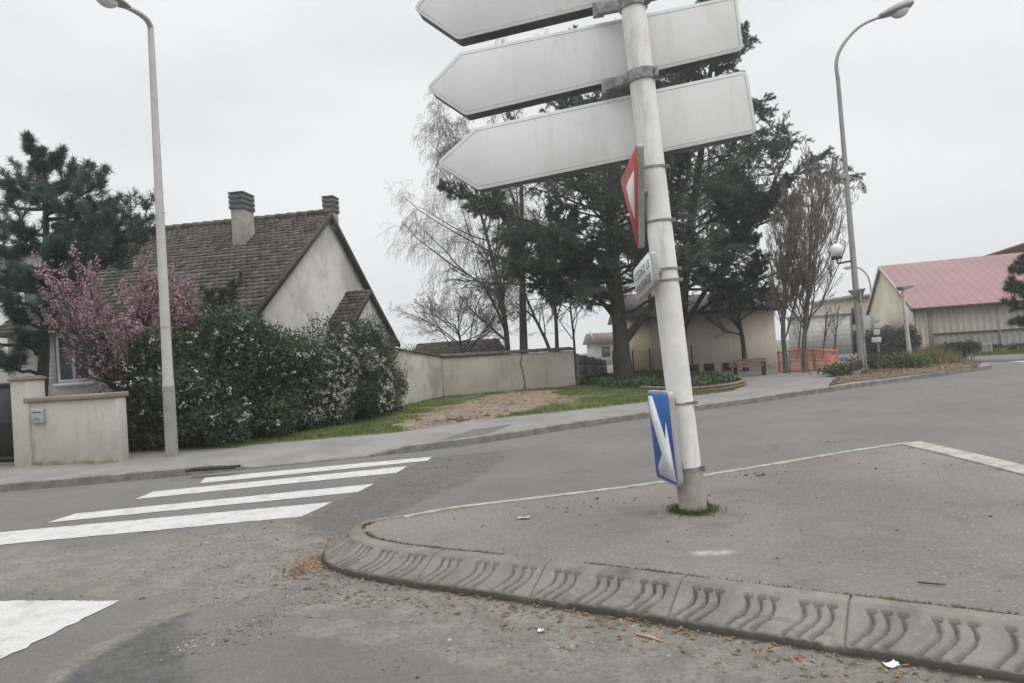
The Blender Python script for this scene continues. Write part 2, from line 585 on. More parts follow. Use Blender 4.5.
# --- crossing stripes
def stripe(px4, jag, seed):
    P = np.array(ground_pts(px4))
    rng = np.random.default_rng(seed)
    out = []
    for i in range(4):
        a, b = P[i], P[(i + 1) % 4]
        n = max(3, int(np.linalg.norm(b - a) / .06))
        t = np.linspace(0, 1, n, endpoint=False)[:, None]
        e = a + (b - a) * t
        nn = nrm(np.array((-(b - a)[1], (b - a)[0])))
        out.append(e + nn * rng.normal(0, jag, (n, 1)))
    Q = np.vstack(out)
    m = MB(); m.add(np.c_[Q, np.full(len(Q), .005)], [tuple(range(len(Q)))])
    return m


for k, (q, j) in enumerate(STRJ):
    struct('crossing_stripe', stripe(q, j, 40 + k), M_white)

# --- far kerb and pavement
Kp = [(-48, 8.2), (-30, 9.0), (-20, 9.4), (-10, 9.85), (-7.6, 10.0), (-6.2, 10.15), (-4.9, 10.42), (-3.5, 10.78), (-2.2, 11.12), (-1.15, 11.55), (-.33, 12.05), (1.0, 13.0), (2.5, 13.97), (4.97, 15.45),
      (8.35, 17.6), (11.5, 19.5), (14.0, 20.95), (15.3, 21.95), (15.75, 22.9)]
Kc, ks = catmull(Kp, .12)
Kc2 = Kc[:, :2]
tn = nrm(np.gradient(Kc2, axis=0)); nn = np.stack([-tn[:, 1], tn[:, 0]], 1)
kx = Kc2[:, 0]
drop = smooth(kx, -4.7, -4.0) * (1 - smooth(kx, -2.6, -1.7))
hk = ZP - .095 * drop
rngk = np.random.default_rng(5)
joint = (np.floor(ks / 1.0) % 7) / 7.0
rows = []
for off, z in ((0, -.03), (0.0, None), (.02, None), (.15, None), (.152, -.03)):
    zz = np.full(len(kx), z) if z is not None else hk - (.015 if off == 0 else 0) + .003
    rows.append(np.c_[Kc2 + nn * off, zz])
mb = MB(); mb.grid(np.stack(rows, 1)); mb.attrs = {}
struct('far_kerb', mb, M_kerb, smooth=True, autosmooth=30)
# pavement: strips from the kerb backwards
dback = nrm(np.array((-.42, .91)))
rows = [np.c_[Kc2 + nn * .152, hk], np.c_[Kc2 + nn * .55, hk * .5 + ZP * .5], np.c_[Kc2 + nn * 1.0, np.full(len(kx), ZP)]]
for t in (1.6, 3, 6, 12, 25, 45):
    rows.append(np.c_[Kc2 + nn * 1.0 + dback * (t - 1), np.full(len(kx), ZP)])
mb = MB(); mb.grid(np.stack(rows, 1))
struct('far_pavement', mb, M_pave, smooth=True)
# dark patched strip across the pavement
Q = pipxy([(452, 447), (512, 424), (470, 428.5), (440, 440)], ZP)
ki = [int(np.argmin(np.abs(kx - v))) for v in (-1.22, -.45)]
fr_ = [tuple(Kc2[k] + nn[k] * .16) for k in range(ki[0], ki[1] + 1)]
mb = MB(); pq = fr_ + [tuple(p) for p in pipxy([(514, 423.8), (474, 429.5)], ZP)]
mb.add([(a, b, ZP + .005) for a, b in pq], [tuple(range(len(pq)))])
struct('pavement_patch', mb, mat('patch_asphalt', (.105, .105, .104), (.13, .13, .127), scale=3, rough=.9, bump=.003, bscale=120, fine=.18, fscale=130))
# drain grate in the dropped kerb
mb = MB()
g0 = GR(214, 468, ZP)
for k in range(9):
    mb.box((g0[0] - .34 + k * .075, g0[1] - .07, ZP), (g0[0] - .30 + k * .075, g0[1] + .07, ZP + .010))
mb.box((g0[0] - .38, g0[1] - .09, ZP - .02), (g0[0] + .36, g0[1] - .07, ZP + .011)); mb.box((g0[0] - .38, g0[1] + .07, ZP - .02), (g0[0] + .36, g0[1] + .09, ZP + .011))
mb.build('drain_grate', mat('cast_iron', (.05, .048, .045), rough=.7, metal=.6), label='dark iron drain grate set in the pavement by the crossing', cat='drain grate')

# --- verge: grass with a bare patch
GX, GYs = np.meshgrid(np.arange(-7.5, 7.0, .09), np.arange(11.5, 29.5, .09), indexing='ij')
P_verge = [tuple(p) for p in pipxy([(232, 449), (250, 445.5), (400, 432.5), (470, 421.5), (570, 411), (640, 403), (735, 391), (744, 386)], ZP)] + [(6.4, 21.0), (4.6, 22.5), (4.9, 29), (-3.2, 29), (-3.9, 24), (-4.4, 20), (-7, 14.2)]
sv = sdf(GX, GYs, P_verge)
P_mud = pipxy([(385, 434), (430, 419), (462, 405), (505, 393), (548, 391), (556, 400), (525, 411), (478, 421), (430, 430)], ZP)
dm = sdf(GX, GYs, P_mud) + (fbm(GX * 1.3, GYs * 1.3, 12) - .5) * 1.6
mud = smooth(dm, .35, -.35)
mud = np.maximum(mud, .55 * smooth(fbm(GX * .7, GYs * .7, 77), .52, .7) * smooth(dm, 3.0, 0))
zz = ZP + .008 + smooth(sv, 0, -.8) * (.02 + .05 * (fbm(GX * 1.5, GYs * 1.5, 3) - .3) + mud * .12 * (fbm(GX * 3.0, GYs * 3.0, 8) - .42))
zz = np.where(sv > .0, ZP - .06, zz)
m, nt, b = ntree('verge_turf'); L = nt.links.new
gcol = mixc(nt, ramp(nt, noise(nt, 2.2, 5, .65), .35, .65), (.085, .12, .035), (.13, .145, .055))
mcol = mixc(nt, ramp(nt, noise(nt, 5, 5, .7), .35, .65), (.175, .125, .09), (.275, .215, .16))
mcol = mixc(nt, ramp(nt, noise(nt, 1.2, 3, .5), .55, .65), mcol, (.15, .145, .135))
at = N(nt, 'ShaderNodeAttribute', attribute_name='mud')
ad = N(nt, 'ShaderNodeMath', operation='MULTIPLY_ADD'); L(noise(nt, 8, 5, .75), ad.inputs[0]); ad.inputs[1].default_value = .9
su = N(nt, 'ShaderNodeMath', operation='SUBTRACT'); L(at.outputs['Fac'], su.inputs[0]); su.inputs[1].default_value = .45; L(su.outputs[0], ad.inputs[2])
L(mixc(nt, ramp(nt, ad.outputs[0], .35, .65), gcol, mcol), b.inputs['Base Color'])
b.inputs['Roughness'].default_value = .95; b.inputs['Specular IOR Level'].default_value = .1
bp = N(nt, 'ShaderNodeBump'); bp.inputs['Distance'].default_value = .03; L(noise(nt, 25, 4, .7), bp.inputs['Height']); L(bp.outputs[0], b.inputs['Normal'])
M_verge = m
mb = MB(); mb.grid(np.stack([GX, GYs, zz], -1)); mb.attrs = {'mud': mud}
keepq = (sv.ravel()[mb.f[0]] < .12).all(1); mb.f[0] = mb.f[0][keepq]; mb.r[0] = mb.r[0][keepq]
struct('grass_verge', mb, M_verge, smooth=True)

# --- traffic island: closed loop; ribbed kerb on the near side, pale edging elsewhere
near = [(3.05, 2.15), (2.45, 2.58), (1.96, 2.88), (1.55, 3.14), (.94, 3.53), (.32, 3.93), (-.31, 4.30), (-.82, 4.59), (-1.22, 4.86), (-1.49, 5.14), (-1.61, 5.44), (-1.59, 5.70), (-1.49, 5.90), (-1.28, 6.02), (-1.05, 6.06)]
NK, ns_ = catmull(near, .0085)
tg = nrm(np.gradient(NK, axis=0)); inn = np.stack([tg[:, 1], -tg[:, 0]], 1)
kk = np.ones(61) / 61
pad = np.pad(inn, ((30, 30), (0, 0)), mode='edge')
inn = nrm(np.stack([np.convolve(pad[:, i], kk, 'valid') for i in (0, 1)], 1))
WS, WT = .25, .09            # sloped face, flat top
us = np.concatenate([[-.012, -.006, 0.0], np.linspace(.012, WS, 34), np.linspace(WS + .012, WS + WT, 8), [WS + WT + .006]])
S2, U2 = np.meshgrid(ns_, us, indexing='ij')
tt = np.clip(U2 / WS, 0, 1)
ZT = ZI + .014
prof = .032 + (ZT - .032) * (tt ** .97)
prof = np.where(U2 < 0, -.03 + (U2 + .012) / .012 * .06, prof)
prof = np.where(U2 > WS, ZT - .004 * smooth(U2, WS, WS + .02) , prof)
prof = np.where(U2 > WS + WT, ZI - .05, prof)
# S grooves, three to a group, three groups to a stone
unit = .86
ph = (S2 - 1.06) % unit
wig = .040 * np.sin((tt - .24) * 2 * math.pi * .72) - .004 - .022 * np.clip(1 - tt / .36, 0, 1)
wig = -wig        # the path runs towards the nose, so right is negative
gr_ = np.zeros_like(S2)
gi = np.floor((S2 - 1.06) / unit)
for g in range(3):
    for k in range(3):
        c = .10 + g * .278 + k * .066 + .012 * (vnoise(gi * 1.3 + g, gi * .7, 6) - .5)
        wv = (vnoise(gi * 3.1 + g * 1.7, np.full_like(S2, k * 2.3), 4) - .5) * .016
        dd = np.abs(ph - c - wig - wv)
        wdt = .0102 + .0022 * np.cos(tt * 6.3 + k) + .005 * smooth(tt, .3, .06)
        gr_ = np.maximum(gr_, smooth(dd, wdt, wdt * .45) * smooth(tt, .02, .10) * smooth(tt, .87, .83))
        w9 = -(.040 * math.sin((.83 - .24) * 2 * math.pi * .72) - .004)
        sx = -(ph - c - w9 - wv)
        gr_ = np.maximum(gr_, smooth(np.abs(tt - .835), .05, .025) * smooth(sx, -.010, -.003) * smooth(sx, .040, .030))
worn = .45 + .75 * fbm(S2 * 1.3, U2 * 4, 17)
dep = gr_ * .029 * np.clip(worn, .4, 1.1)
dj = np.minimum(ph, unit - ph)
jn = smooth(dj, .007, .002) * (U2 >= 0) * .014
chip = smooth(fbm(S2 * 5, U2 * 9, 51), .66, .8) * .012 * (U2 < .1) * (U2 >= 0)
fade = 1 - smooth(S2, ns_[-1] - .9, ns_[-1] - .1)
ZK = prof - dep * (U2 >= 0) * np.clip(fade + .15, 0, 1) - jn - chip + (fbm(S2 * 14, U2 * 14, 2) - .5) * .004
shrink = 1 - .62 * smooth(S2, ns_[-1] - 1.15, ns_[-1])
XK = NK[:, None, 0] + inn[:, None, 0] * U2 * shrink
YK = NK[:, None, 1] + inn[:, None, 1] * U2 * shrink
mb = MB(); mb.grid(np.stack([XK, YK, ZK], -1), flip=False)
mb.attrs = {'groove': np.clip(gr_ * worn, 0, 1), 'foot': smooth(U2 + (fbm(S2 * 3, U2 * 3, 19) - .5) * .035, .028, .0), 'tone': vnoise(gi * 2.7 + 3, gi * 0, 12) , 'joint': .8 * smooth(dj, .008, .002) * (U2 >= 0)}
m, nt, b = ntree('ribbed_kerb'); L = nt.links.new
c = mixc(nt, ramp(nt, noise(nt, 3.5, 6, .65), .35, .65), (.215, .203, .182), (.155, .146, .131))
c = mixc(nt, ramp(nt, noise(nt, 17, 5, .7), .55, .72), c, (.26, .248, .222))
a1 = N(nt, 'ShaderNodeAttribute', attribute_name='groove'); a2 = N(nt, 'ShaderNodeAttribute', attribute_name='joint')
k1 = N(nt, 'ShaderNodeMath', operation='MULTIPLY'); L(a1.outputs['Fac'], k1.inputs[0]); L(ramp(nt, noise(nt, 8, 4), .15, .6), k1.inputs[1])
c = mixc(nt, k1.outputs[0], c, (.088, .078, .064))  # shade inside the grooves, put into the colour
a3 = N(nt, 'ShaderNodeAttribute', attribute_name='foot'); c = mixc(nt, a3.outputs['Fac'], c, (.058, .052, .042))  # lip shade and dirt painted along the kerb's lower edge
a4 = N(nt, 'ShaderNodeAttribute', attribute_name='tone'); c = mixc(nt, a4.outputs['Fac'], mixc(nt, 1.0, c, (.86, .85, .83), 'MULTIPLY'), c)
c = mixc(nt, a2.outputs['Fac'], c, (.10, .088, .066))
scf = ramp(nt, noise(nt, 6, 5, .7, (.35, .35, 1)), .60, .72)
c = mixc(nt, scf, c, (.09, .086, .08))
fg = N(nt, 'ShaderNodeMapRange'); L(noise(nt, 150, 3, .8), fg.inputs[0]); fg.inputs[1].default_value = .25; fg.inputs[2].default_value = .75; fg.inputs[3].default_value = .8; fg.inputs[4].default_value = 1.2
cm = N(nt, 'ShaderNodeCombineColor')
for i in range(3): L(fg.outputs[0], cm.inputs[i])
c = mixc(nt, 1.0, c, cm.outputs[0], 'MULTIPLY')
L(c, b.inputs['Base Color']); b.inputs['Roughness'].default_value = .88; b.inputs['Specular IOR Level'].default_value = .25
bp = N(nt, 'ShaderNodeBump'); bp.inputs['Distance'].default_value = .0035; L(noise(nt, 90, 4, .7), bp.inputs['Height']); L(bp.outputs[0], b.inputs['Normal'])
M_grooved = m
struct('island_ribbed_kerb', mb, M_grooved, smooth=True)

inner = np.c_[NK[:, 0] + inn[:, 0] * (WS + WT) * shrink[:, 0], NK[:, 1] + inn[:, 1] * (WS + WT) * shrink[:, 0]][::12]
back = [tuple(p) for p in pipxy([(455, 508.5), (530, 499.5), (600, 491), (660, 483), (760, 467), (850, 452)], ZI)]
tip = tuple(GR(907, 443.5, ZI)[:2])
right = [tuple(GR(960, 456, ZI)[:2]), tuple(GR(1024, 472, ZI)[:2]), (4.35, 5.2), (4.0, 3.6), (3.6, 2.3)]
loop = [tuple(p) for p in inner] + back + [tip] + right
# edging band (flush, pale) along back and right
def band(path, wl, wr, z0, z1, name, m, step=.06):
    C, s = catmull(path, step)
    t = nrm(np.gradient(C, axis=0)); n = np.stack([-t[:, 1], t[:, 0]], 1)
    r = [np.c_[C + n * a, np.full(len(C), z)] for a, z in ((wl, -.03), (wl, z0 - .01), (wl - .012, z0), (-wr, z1), (-wr - .002, z1 - .05))]
    q = MB(); q.grid(np.stack(r, 1))
    return struct(name, q, m, smooth=True, autosmooth=40)
band([tuple(inner[-1])] + back + [tip], .05, .035, ZI + .012, ZI + .012, 'island_back_edging', M_edge)
band([tip] + right,   .17, .10, ZI + .016, ZI + .014, 'island_side_edging', M_edge)
# island surface
ax, ay = np.meshgrid(np.arange(-1.7, 5.2, .05), np.arange(1.9, 8.6, .05), indexing='ij')
bmesh_loop = np.array(loop)
bm = bmesh.new()
vs = [bm.verts.new((p[0], p[1], ZI)) for p in loop]
fc = bm.faces.new(vs)
bmesh.ops.triangulate(bm, faces=[fc])
me = bpy.data.meshes.new('island_surface'); bm.to_mesh(me); bm.free()
o = bpy.data.objects.new('island_surface', me); COL.objects.link(o); me.materials.append(None); tag(o, kind='structure')
m, nt, b = ntree('island_asphalt_worn'); L = nt.links.new
c = mixc(nt, ramp(nt, noise(nt, 1.1, 5, .6), .35, .65), (.168, .153, .142), (.209, .193, .180))
c = mixc(nt, ramp(nt, noise(nt, .55, 4, .6), .42, .62), c, (.150, .132, .121))
c = mixc(nt, ramp(nt, noise(nt, 2.6, 6, .7), .52, .70), c, (.138, .126, .116))
c = mixc(nt, ramp(nt, noise(nt, 38, 3, .7), .64, .74), c, (.30, .275, .25))
fg = N(nt, 'ShaderNodeMapRange'); L(noise(nt, 150, 3, .8), fg.inputs[0]); fg.inputs[1].default_value = .25; fg.inputs[2].default_value = .75; fg.inputs[3].default_value = .76; fg.inputs[4].default_value = 1.24
cm = N(nt, 'ShaderNodeCombineColor')
for i in range(3): L(fg.outputs[0], cm.inputs[i])
c = mixc(nt, 1.0, c, cm.outputs[0], 'MULTIPLY')
gm = N(nt, 'ShaderNodeMapRange'); L(noise(nt, 38, 6, .8), gm.inputs[0]); gm.inputs[1].default_value = .3; gm.inputs[2].default_value = .7; gm.inputs[3].default_value = .72; gm.inputs[4].default_value = 1.26
cg_ = N(nt, 'ShaderNodeCombineColor')
for i in range(3): L(gm.outputs[0], cg_.inputs[i])
c = mixc(nt, 1.0, c, cg_.outputs[0], 'MULTIPLY')
# pale scrape
sc = GR(709, 553, ZI)
tcc = N(nt, 'ShaderNodeTexCoord'); mp = N(nt, 'ShaderNodeMapping'); L(tcc.outputs['Object'], mp.inputs[0])
mp.vector_type = 'POINT'
mp.inputs['Location'].default_value = (-sc[0] * 3.9, -sc[1] * 12, -ZI); mp.inputs['Scale'].default_value = (3.9, 12, 1)
ln = N(nt, 'ShaderNodeVectorMath', operation='LENGTH'); L(mp.outputs[0], ln.inputs[0])
ml = N(nt, 'ShaderNodeMath', operation='MULTIPLY'); L(ramp(nt, ln.outputs['Value'], 1.0, .2), ml.inputs[0]); L(ramp(nt, noise(nt, 9, 5, .7), .35, .6), ml.inputs[1])
c = mixc(nt, ml.outputs[0], c, (.36, .345, .32))
L(c, b.inputs['Base Color']); b.inputs['Roughness'].default_value = .9; b.inputs['Specular IOR Level'].default_value = .2
bp = N(nt, 'ShaderNodeBump'); bp.inputs['Distance'].default_value = .004; L(noise(nt, 110, 4, .75), bp.inputs['Height']); L(bp.outputs[0], b.inputs['Normal'])
me.materials[0] = m

# seam of moss and grit between ribbed kerb and island surface
rng = np.random.default_rng(3)
seam = np.c_[NK[:, 0] + inn[:, 0] * (WS + WT + .012) * shrink[:, 0], NK[:, 1] + inn[:, 1] * (WS + WT + .012) * shrink[:, 0]]
def blades(cent, h, wd, rng, lean=.5, rnd=None):
    n = len(cent)
    d = nrm(np.c_[rng.normal(0, lean, (n, 2)), np.ones(n)])
    s = nrm(np.cross(d, rng.normal(0, 1, (n, 3))))
    hh = h * rng.uniform(.5, 1.2, (n, 1)); ww = wd * rng.uniform(.6, 1.2, (n, 1))
    V = np.stack([cent - s * ww, cent + s * ww, cent + d * hh + s * ww * .1], 1)
    q = np.arange(3 * n).reshape(n, 3)
    return V.reshape(-1, 3), q, rng.uniform(.02, 1, n)
M_moss = leafmat('moss_leaves', (.10, .105, .04), (.19, .165, .09), 6, .1)
idx = rng.integers(60, len(seam) - 40, 9000)
keep = fbm(ns_[idx] * 2.2, ns_[idx] * 0, 8) + rng.normal(0, .06, len(idx)) > .5
idx = idx[keep]
cen = np.c_[seam[idx] + rng.normal(0, .014, (len(idx), 2)), np.full(len(idx), ZI)]
mb = MB(); mb.add(*blades(cen, .022, .004, rng, 1.2))
mb.build('moss', M_moss, kind='stuff', label='thin moss and weeds in the seam behind the ribbed kerb', cat='moss')

# ------------------------------------------------------------------ LEANING SIGN POST
M_post = mat('painted_aluminium_post', (.76, .755, .73), (.66, .655, .63), scale=3, rough=.45, spec=.4, fine=.05, streak=.55, streakcol=(.33, .315, .28), bump=.0006, bscale=40)
M_sleeve = mat('weathered_sleeve', (.34, .325, .295), (.26, .245, .22), scale=6, rough=.8, fine=.12, streak=.4, streakcol=(.2, .185, .15))
M_back = mat('grey_sheet_back', (.68, .68, .675), (.62, .62, .615), scale=1.5, rough=.55, spec=.35, fine=.03, streak=.45, streakcol=(.50, .495, .47))
M_rim = mat('grey_rim', (.40, .40, .39), (.33, .33, .32), scale=6, rough=.5, fine=.05, metal=.2)
M_galv = mat('galvanised_steel', (.32, .32, .32), (.17, .17, .17), scale=14, rough=.6, metal=.25, fine=.12, fscale=50)
M_signred = plain('sign_red', (.46, .085, .075), .5)
M_signwhite = plain('sign_white', (.70, .71, .71), .45)
M_signblue = plain('sign_blue', (.035, .13, .42), .45)
M_rubber = plain('black_ink', (.13, .13, .133), .6)

PD = 5.5
pb = AT(693.5, 511, PD); pb[2] = ZI - .05
p_top = AT(627, -45, PD)
ax_ = nrm(p_top - pb)
PR = .103
post = thing('direction_signpost', 'leaning pale steel signpost on the island carrying grey backs of arrow signs', 'signpost', pb)
def on_post(y):
    """point of the axis whose picture height is y"""
    lo, hi = 0.0, 6.0
    for _ in range(40):
        mid = (lo + hi) / 2
        p = pb + ax_ * mid
        # project
        d = p - np.array((0, 0, CH))
        f = d[1] * math.cos(PITCH) + d[2] * math.sin(PITCH); u = -d[1] * math.sin(PITCH) + d[2] * math.cos(PITCH)
        x = d[0] / f; yy = u / f
        c, s = math.cos(-ROLL), math.sin(-ROLL)
        py = 341.5 - F * (s * x + c * yy)
        if py > y: lo = mid
        else: hi = mid
    return pb + ax_ * lo
j = on_post(470)
mb = MB(); mb.tube([j - ax_ * .03, j, on_post(250), p_top], [PR, PR, PR * .99, PR * .97], 32)
mb.build('pole', M_post, post, smooth=True, autosmooth=40)
mb = MB(); mb.tube([pb, pb + ax_ * .1, j - ax_ * .012, j + ax_ * .01], [PR * 1.1, PR * 1.06, PR * 1.05, PR * 1.02], 32)
mb.build('base_sleeve', M_sleeve, post, smooth=True, autosmooth=40, label='bare grey lower sleeve of the post')
def strap(y, h=.018, t=.006, lug=None, m=M_galv):
    c = on_post(y)
    q = MB(); q.tube([c - ax_ * h / 2, c + ax_ * h / 2], PR + t, 32)
    lg = nrm(np.array((.9, -.42, 0.0)))
    e = c + lg * (PR + .012)
    q.box((-.014, -.016, -h * .75), (.02, .016, h * .75), Matrix.Translation(Vector(e)) @ Euler((0, 0, -.4)).to_matrix().to_4x4())
    q.tube([e + np.array((0, -.03, 0)), e + np.array((0, .03, 0))], .006, 8)
    return q.build('strap', m, post, smooth=True, autosmooth=40)
for y in (169, 222, 270, 281, 403): strap(y)
strap(468, .03, .008)

# arrow panels (we see their grey backs); vertical plane, right end nearer
pc = on_post(100)
kY = .17
def on_panel(px, py, dy=0.0):
    r = ray(px, py)
    X0, Y0 = pc[0], pc[1] + PR + .06 + dy
    Yv = (Y0 + kY * X0) / (1 + kY * r[0])
    return np.array((r[0] * Yv, Yv, CH + r[1] * Yv))
pn = nrm(np.array((kY, 1.0, 0.0)))         # away from the camera
TH = .17
M_under = mat('panel_rim_shade', (.15, .15, .147), (.11, .11, .107), scale=4, rough=.6)  # sides darkened so the colour carries the shade of the undersides
M_seam = mat('folded_seam', (.47, .47, .46), rough=.6)
def arrow_panel(pix, lab):
    q2 = rounded(pix[:5], 7, 5)
    # bigger radius only at the square end is in the photo as well: keep same
    out = np.array([on_panel(*p) for p in q2])
    in2 = inset2(q2, 3.2)
    inn3 = np.array([on_panel(*p) for p in in2])
    q = MB(); q.prism(out - pn * .002, pn * .010)
    p = q.build('arrow_panel', M_back, post, bevel=.003, label=lab)
    body = np.array([on_panel(*p_) for p_ in inset2(q2, .7)])
    q = MB(); q.prism(body + pn * .008, pn * (TH - .008)); q.build('rim', M_under, p, bevel=.008)
    in2 = inset2(q2, 3.0); in3 = inset2(q2, 3.6)
    q = MB(); q.ring(np.array([on_panel(*p_) for p_ in in2]) - pn * .003, np.array([on_panel(*p_) for p_ in in3]) - pn * .003, pn * .0012)
    q.build('seam', M_seam, p)
    # front face with a plain white sheet and pale border
    f = MB(); fo = np.array([on_panel(*p_) for p_ in inset2(q2, 4)]) + pn * (TH + .001)
    f.prism(fo, pn * .003)
    f.build('front_sheet', M_signwhite, p)
    return p
arrow_panel([(412, 8.5), (448, -29), (724, -92), (733, -27), (457.8, 39.7)], 'topmost arrow panel, cut by the picture edge')
arrow_panel([(425, 88.3), (460, 52), (737, -5), (743.5, 50), (465.5, 115.5)], 'middle arrow panel with clamp below')
arrow_panel([(435, 163.6), (474.5, 128), (747, 70), (757.5, 132.5), (478, 190)], 'lowest arrow panel')
# clamps between post and panels
for y, xa, ya in ((77, 603, 90), (4, 594, 14), (-62, 590, -50)):
    c = on_post(y)
    q = MB(); q.tube([c - ax_ * .045, c + ax_ * .045], PR + .012, 32)
    cl = q.build('clamp', M_galv, post, smooth=True, autosmooth=40, label='rusty grey steel clamp holding the arrow panels')
    e = on_panel(xa + 4, ya - 4, -.03)
    s0 = c + nrm(np.array((-1, .1, 0))) * (PR * .8)
    q = MB(); q.beam(s0, e, .06, .085, up=ax_)
    q.beam(e + pn * -.02, e + pn * .02, .09, .12)
    q.build('clamp_arm', M_galv, cl, bevel=.004)
    lg = nrm(np.array((.75, -.62, 0)))
    q = MB()
    for dz in (-.022, .022):
        q.tube([c + lg * PR + ax_ * dz, c + lg * (PR + .04) + ax_ * dz], .013, 6)
    q.box((-.03, -.004, -.045), (.03, .02, .045), Matrix.Translation(Vector(c + lg * (PR + .012))) @ Euler((0, 0, -.88)).to_matrix().to_4x4())
    q.build('bolt', M_galv, cl)

def plate_frame(nt_, nb_, ft_, fb_):
    """frame from near-top, near-bottom, far-top, far-bottom corners -> map(u 0 far..1 near, v 0 top..1 bottom)"""
    a, b_, c, d = (np.array(x) for x in (ft_, nt_, nb_, fb_))
    d = a + (c - b_)          # keep the plate flat
    return lambda u, v: a * (1 - u) * (1 - v) + b_ * u * (1 - v) + c * u * v + d * (1 - u) * v
def face_poly(fr, uv): return np.array([fr(u, v) for u, v in uv])

# blue mandatory-direction sign low on the post
fr = plate_frame(AT(668, 391.5, 5.22), AT(678.8, 488, 5.22), AT(646.8, 390.2, 5.72), AT(658.3, 477, 5.72))
nrmv = nrm(np.cross(fr(1, 0) - fr(0, 0), fr(0, 1) - fr(0, 0)))
if nrmv[0] > 0: nrmv = -nrmv
rim2 = rounded([(0, 0), (1, 0), (1, 1), (0, 1)], .09, 5)
P3 = face_poly(fr, rim2)
mb = MB(); mb.prism(P3, -nrmv * .045)
bs = mb.build('direction_sign', M_rim, post, bevel=.004, label='square blue sign with white diagonal arrow, near the ground')
mb = MB(); mb.prism(face_poly(fr, inset2(rim2, .025)) + nrmv * .002, -nrmv * .004); mb.build('blue_face', M_signblue, bs)
ar = [(.06, .06), (.25, .06), (.67, .53), (.76, .33), (.955, .95), (.21, .935), (.19, .84), (.43, .69), (.06, .28)]
mb = MB(); mb.prism(face_poly(fr, ar) + nrmv * .0045, -nrmv * .003); mb.build('white_arrow', M_signwhite, bs)
mid = fr(.5, .5) - nrmv * .045
mb = MB()
for v in (.13, .82):
    p0 = fr(.75, v) - nrmv * .03; c = pb + ax_ * float((p0 - pb) @ ax_)
    mb.beam(p0, c, .03, .05)
    mb.build('bracket', M_galv, bs); mb = MB()

# give-way triangle, seen almost edge on
def find_far(nt_, px, py, wdt, lo=4.4, hi=8.0):
    best = None
    for Yv in np.linspace(lo, hi, 400):
        p = AT(px, py, Yv)
        e = abs(np.linalg.norm(p - nt_) - wdt)
        if best is None or e < best[0]: best = (e, Yv)
    return best[1]
dn = 5.15
tn_ = AT(637.5, 141.5, dn); Yf = find_far(tn_, 620.3, 181, .86, dn + .05)
tf_ = AT(620.3, 181, Yf); bt_ = AT(639, 252, (dn + Yf) / 2)
cen3 = (tn_ + tf_ + bt_) / 3
nv = nrm(np.cross(tf_ - tn_, bt_ - tn_))
if nv[0] > 0: nv = -nv
def tri(k, r):
    e1 = nrm(tn_ - tf_); e2 = nrm(np.cross(nv, e1))
    T2 = [(float((cen3 + (p - cen3) * k - cen3) @ e1), float((cen3 + (p - cen3) * k - cen3) @ e2)) for p in (tn_, bt_, tf_)]
    return np.array([cen3 + e1 * a + e2 * b_ for a, b_ in rounded(T2, r, 5)])
mb = MB(); mb.prism(tri(1.0, .04), -nv * .05)
gw = mb.build('give_way_sign', M_rim, post, bevel=.003, label='inverted red and white triangle seen almost edge on')
mb = MB(); mb.prism(tri(.965, .035) + nv * .002, -nv * .004); mb.build('red_border', M_signred, gw)
mb = MB(); mb.prism(tri(.47, .02) + nv * .005, -nv * .004); mb.build('white_field', M_signwhite, gw)
mb = MB()
for f_ in (.12, .62):
    p0 = cen3 * (1 - f_) + bt_ * f_ + (tn_ - tf_) * .22 * (1 - f_) - nv * .04; c = pb + ax_ * float((p0 - pb) @ ax_)
    mb.beam(p0, c, .03, .05)
    mb.build('bracket', M_galv, gw); mb = MB()

# plate with two lines of lettering
fr2 = plate_frame(AT(650, 249.5, 5.18), AT(655, 284, 5.18), AT(632.5, 271, 5.66), AT(637, 305, 5.66))
n2 = nrm(np.cross(fr2(1, 0) - fr2(0, 0), fr2(0, 1) - fr2(0, 0)))
if n2[0] > 0: n2 = -n2
r2 = rounded([(0, 0), (1, 0), (1, 1), (0, 1)], .16, 5)
mb = MB(); mb.prism(face_poly(fr2, r2), -n2 * .045)
pl = mb.build('supplementary_plate', M_rim, post, bevel=.003, label='small white plate with two lines of black lettering')
mb = MB(); mb.prism(face_poly(fr2, inset2(r2, .03)) + n2 * .002, -n2 * .004); mb.build('white_face', M_signwhite, pl)
def text_on(frm, nv_, txt, u0, u1, v0, v1, parent, m, name='lettering'):
    cu = bpy.data.curves.new('lettering_curve', 'FONT'); cu.body = txt; cu.align_x = 'LEFT'; cu.resolution_u = 3
    ob = bpy.data.objects.new('lettering_tmp', cu); COL.objects.link(ob)
    dg = bpy.context.evaluated_depsgraph_get(); me_ = bpy.data.meshes.new_from_object(ob.evaluated_get(dg))
    V = np.array([v.co[:] for v in me_.vertices]); fs = [tuple(p.vertices) for p in me_.polygons]
    bpy.data.objects.remove(ob); bpy.data.curves.remove(cu); bpy.data.meshes.remove(me_)
    mn = V.min(0); mx = V.max(0)
    U = u0 + (V[:, 0] - mn[0]) / (mx[0] - mn[0]) * (u1 - u0); Vv = v1 - (V[:, 1] - mn[1]) / (mx[1] - mn[1]) * (v1 - v0)
    W3 = np.array([frm(a, b_) for a, b_ in zip(U, Vv)]) + nv_ * .0045
    q = MB(); q.add(W3, fs); return q.build(name, m, parent)
text_on(fr2, n2, 'CÉDEZ LE', .10, .90, .14, .42, pl, M_rubber)
text_on(fr2, n2, 'PASSAGE', .12, .88, .58, .84, pl, M_rubber)
mb = MB(); p0 = fr2(.8, .5) - n2 * .03; c = pb + ax_ * float((p0 - pb) @ ax_); mb.beam(p0, c, .03, .06); mb.build('bracket', M_galv, pl)

